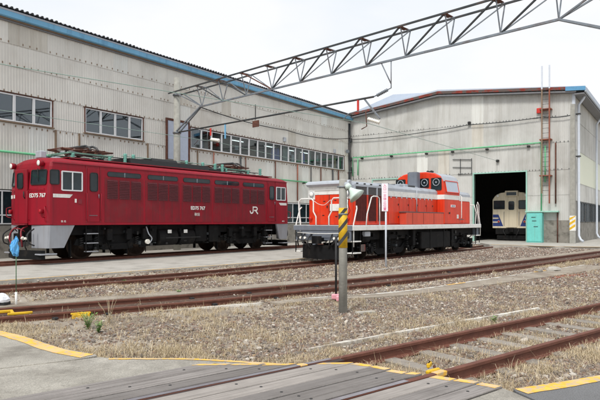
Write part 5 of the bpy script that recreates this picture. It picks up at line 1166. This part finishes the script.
def stones(name, x, y, r, tv, tf):
    n = len(x); z = ground_z(x, y); dA_, dB_, dC_ = (pdist(x, y, c) for c in (cA2, cB2, cC2))
    P = tv[None]*(1+.35*(rng.random((n, len(tv), 1))-.5))
    P = P*np.stack([rng.uniform(.7, 1.3, n), rng.uniform(.6, 1.1, n), rng.uniform(.45, .85, n)], -1)[:, None]*r[:, None, None]
    def rot(P, a, i, j):
        c, s = np.cos(a)[:, None], np.sin(a)[:, None]; Q = P.copy(); Q[..., i] = P[..., i]*c-P[..., j]*s; Q[..., j] = P[..., i]*s+P[..., j]*c; return Q
    P = rot(P, rng.uniform(-.7, .7, n), 1, 2); P = rot(P, rng.uniform(0, 6.28, n), 0, 1)
    P += np.stack([x, y, z+r*rng.uniform(-.05, .4, n)], -1)[:, None]
    F = (tf[None]+(np.arange(n)*len(tv))[:, None, None]).reshape(-1, 3)
    return tag(inst(name, np_mesh(name, P.reshape(-1, 3), F, 'stone', False)), ('loose brown and grey ballast stones around the nearest track' if len(tv) == 12 else 'brown and grey ballast stones in the middle of the yard') if 'ballast' in name else 'coarser brown gravel around the far tracks', 'gravel', kind='stuff')
def sleeper_near(x, y):
    s = (x-oC.x)*dC.x+(y-oC.y)*dC.y; return np.abs((s-1.35)/.62-np.round((s-1.35)/.62))*.62 < .11
def stone_w(x, y):
    a, b, c = (np.abs(pdist(x, y, q)) for q in (cA2, cB2, cC2)); pb_ = pdist(x, y, cB2)
    w_ = .15+1.5*np.clip(lownoise(x*1.6, y*1.6+3)-.12, 0, 1)
    w_ = np.where((x > -.8+.4*np.sin(y*2)), w_+.35, w_*.55)                                   # gravel thicker to the right
    w_ = np.where((pb_ > .8) & (pb_ < 2.3) & (x < 0), w_*.18, w_)         # dusty strip along track B
    w_ = np.where((pb_ < -.6) & (pb_ > -1.45), .22*lownoise(x*2, y*2), w_)                    # walkway
    for q in (a, b): w_ = np.where(q < .64, np.where(q < .44, .07, 0), w_)
    w_ = np.where((c < .48) & sleeper_near(x, y), .04, w_); w_ = np.where(c < .48, w_*.7, w_)
    w_ = np.where(np.abs(c-.535) < .075, 0, w_)
    return w_
x, y = sample(150000, 4.9, 13.0); k = rng.random(len(x)) < stone_w(x, y); x, y = x[k], y[k]; nr = y < 9.2
stones('ballast', x[nr], y[nr], np.clip(rng.lognormal(-4.42, .5, nr.sum()), .006, .042), ico, icf); x, y = x[~nr], y[~nr]
stones('ballast', x, y, np.clip(rng.lognormal(-4.0, .4, len(x)), .010, .045), octv, octf)
x, y = sample(110000, 12.5, 40); k = rng.random(len(x)) < stone_w(x, y); x, y = x[k], y[k]
stones('gravel', x, y, rng.uniform(.022, .045, len(x))*(1+(y-13)/50), octv, octf)

def grass(nc_, per):
    x, y = sample(nc_*9, 5.0, 24); a, b = np.abs(pdist(x, y, cA2)), pdist(x, y, cB2); c = pdist(x, y, cC2)
    w_ = .06+.16*(lownoise(x*1.7, y*1.7) > .6)
    edge = np.minimum(np.abs(pdist(x, y, cross_edge)), np.abs(pdist(x, y, road_edge)))
    w_ = np.where((edge < 1.5) & (x < 1.5), .04+1.6*np.clip(lownoise(x*2.3, y*2.3)-.22, 0, 1)*np.clip(1.15-edge, .06, 1), w_)
    w_ = np.where((np.abs(c) < 1.3), np.maximum(w_, .6*np.clip(lownoise(x*2+3, y*2)-.25, 0, 1)+.08), w_)
    w_ = np.where((x > 8.5) & (np.abs(b-1.2) < .8), .9, w_)
    w_ = np.where((b > 2.0) & (x < 0) & (c < -.8), np.maximum(w_, .28*np.clip(lownoise(x*2.6, y*2.1+1)-.35, 0, 1)), w_)
    w_ = np.where((np.abs(c) < .45) & sleeper_near(x, y), .03, w_)
    for q in (a, np.abs(b)): w_ = np.where(q < .62, .015, w_)
    w_ = np.where(np.abs(np.abs(c)-.535) < .06, 0, w_)
    k = rng.random(len(x)) < w_; x, y = x[k][:nc_], y[k][:nc_]
    n = len(x)*per; bx = np.repeat(x, per)+rng.normal(0, .045, n); by = np.repeat(y, per)+rng.normal(0, .045, n)
    k = ok_mask(bx, by); bx, by = bx[k], by[k]; n = len(bx)
    h = rng.uniform(.03, .12, n)*(.6+.8*lownoise(bx*3, by*3)); tall = rng.random(n) < .03; h = np.where(tall, h*1.9, h)
    az_ = rng.uniform(0, 6.28, n); lean = rng.uniform(.15, 1.9, n)*h; w2 = rng.uniform(.0012, .0028, n)*(1+(by-6)*.05)
    z = ground_z(bx, by)-.005; dx, dy = np.cos(az_), np.sin(az_); sx, sy = -dy*w2, dx*w2
    f2 = rng.uniform(.8, 1.1, n); zt_ = h*f2*np.where(lean > 1.2*h, .25, np.where(lean > .75*h, .6, 1))
    P = np.stack([np.stack([bx-sx, by-sy, z], -1), np.stack([bx+sx, by+sy, z], -1), np.stack([bx+dx*lean*.35+sx*.8, by+dy*lean*.35+sy*.8, z+h*.6], -1), np.stack([bx+dx*lean*.35-sx*.8, by+dy*lean*.35-sy*.8, z+h*.6], -1), np.stack([bx+dx*lean, by+dy*lean, z+zt_], -1)], 1)
    o = (np.arange(n)*5)[:, None]
    F = np.concatenate([o+np.array([[0, 1, 2]]), o+np.array([[0, 2, 3]]), o+np.array([[3, 2, 4]])])
    tag(inst('dry_grass', np_mesh('dry_grass', P.reshape(-1, 3), F, 'dry_grass', False)), 'straw coloured dry grass growing through the gravel', 'grass', kind='stuff')
grass(6200, 13)

def litter(n):
    x, y = sample(n, 5.2, 14); n = len(x); z = ground_z(x, y)+.012; a = rng.uniform(0, 6.28, n); l = rng.uniform(.012, .032, n); t = rng.uniform(-.5, .5, n)
    dx, dy = np.cos(a)*l, np.sin(a)*l; P = np.stack([np.stack([x-dx, y-dy, z], -1), np.stack([x-dy*.5, y+dx*.5, z+l*t], -1), np.stack([x+dx, y+dy, z+l*.5], -1), np.stack([x+dy*.5, y-dx*.5, z-l*t*.4], -1)], 1)
    tag(inst('dead_leaves', np_mesh('dead_leaves', P.reshape(-1, 3), np.arange(n*4).reshape(-1, 4), 'leaf_litter', False)), 'scattered dead brown leaves lying on the gravel', 'leaves', kind='stuff')
litter(5200)
n = 900; x = 7.7+rng.normal(0, .42, n); y = 16.4+.55*(x-7.7)+rng.normal(0, .16, n)
o = stones('rust_chips', x, y, rng.uniform(.012, .035, n), octv, octf); o.data.materials[0] = MATS['rust_chip']; tag(o, 'patch of reddish rust chips on the gravel at the right', 'rust')
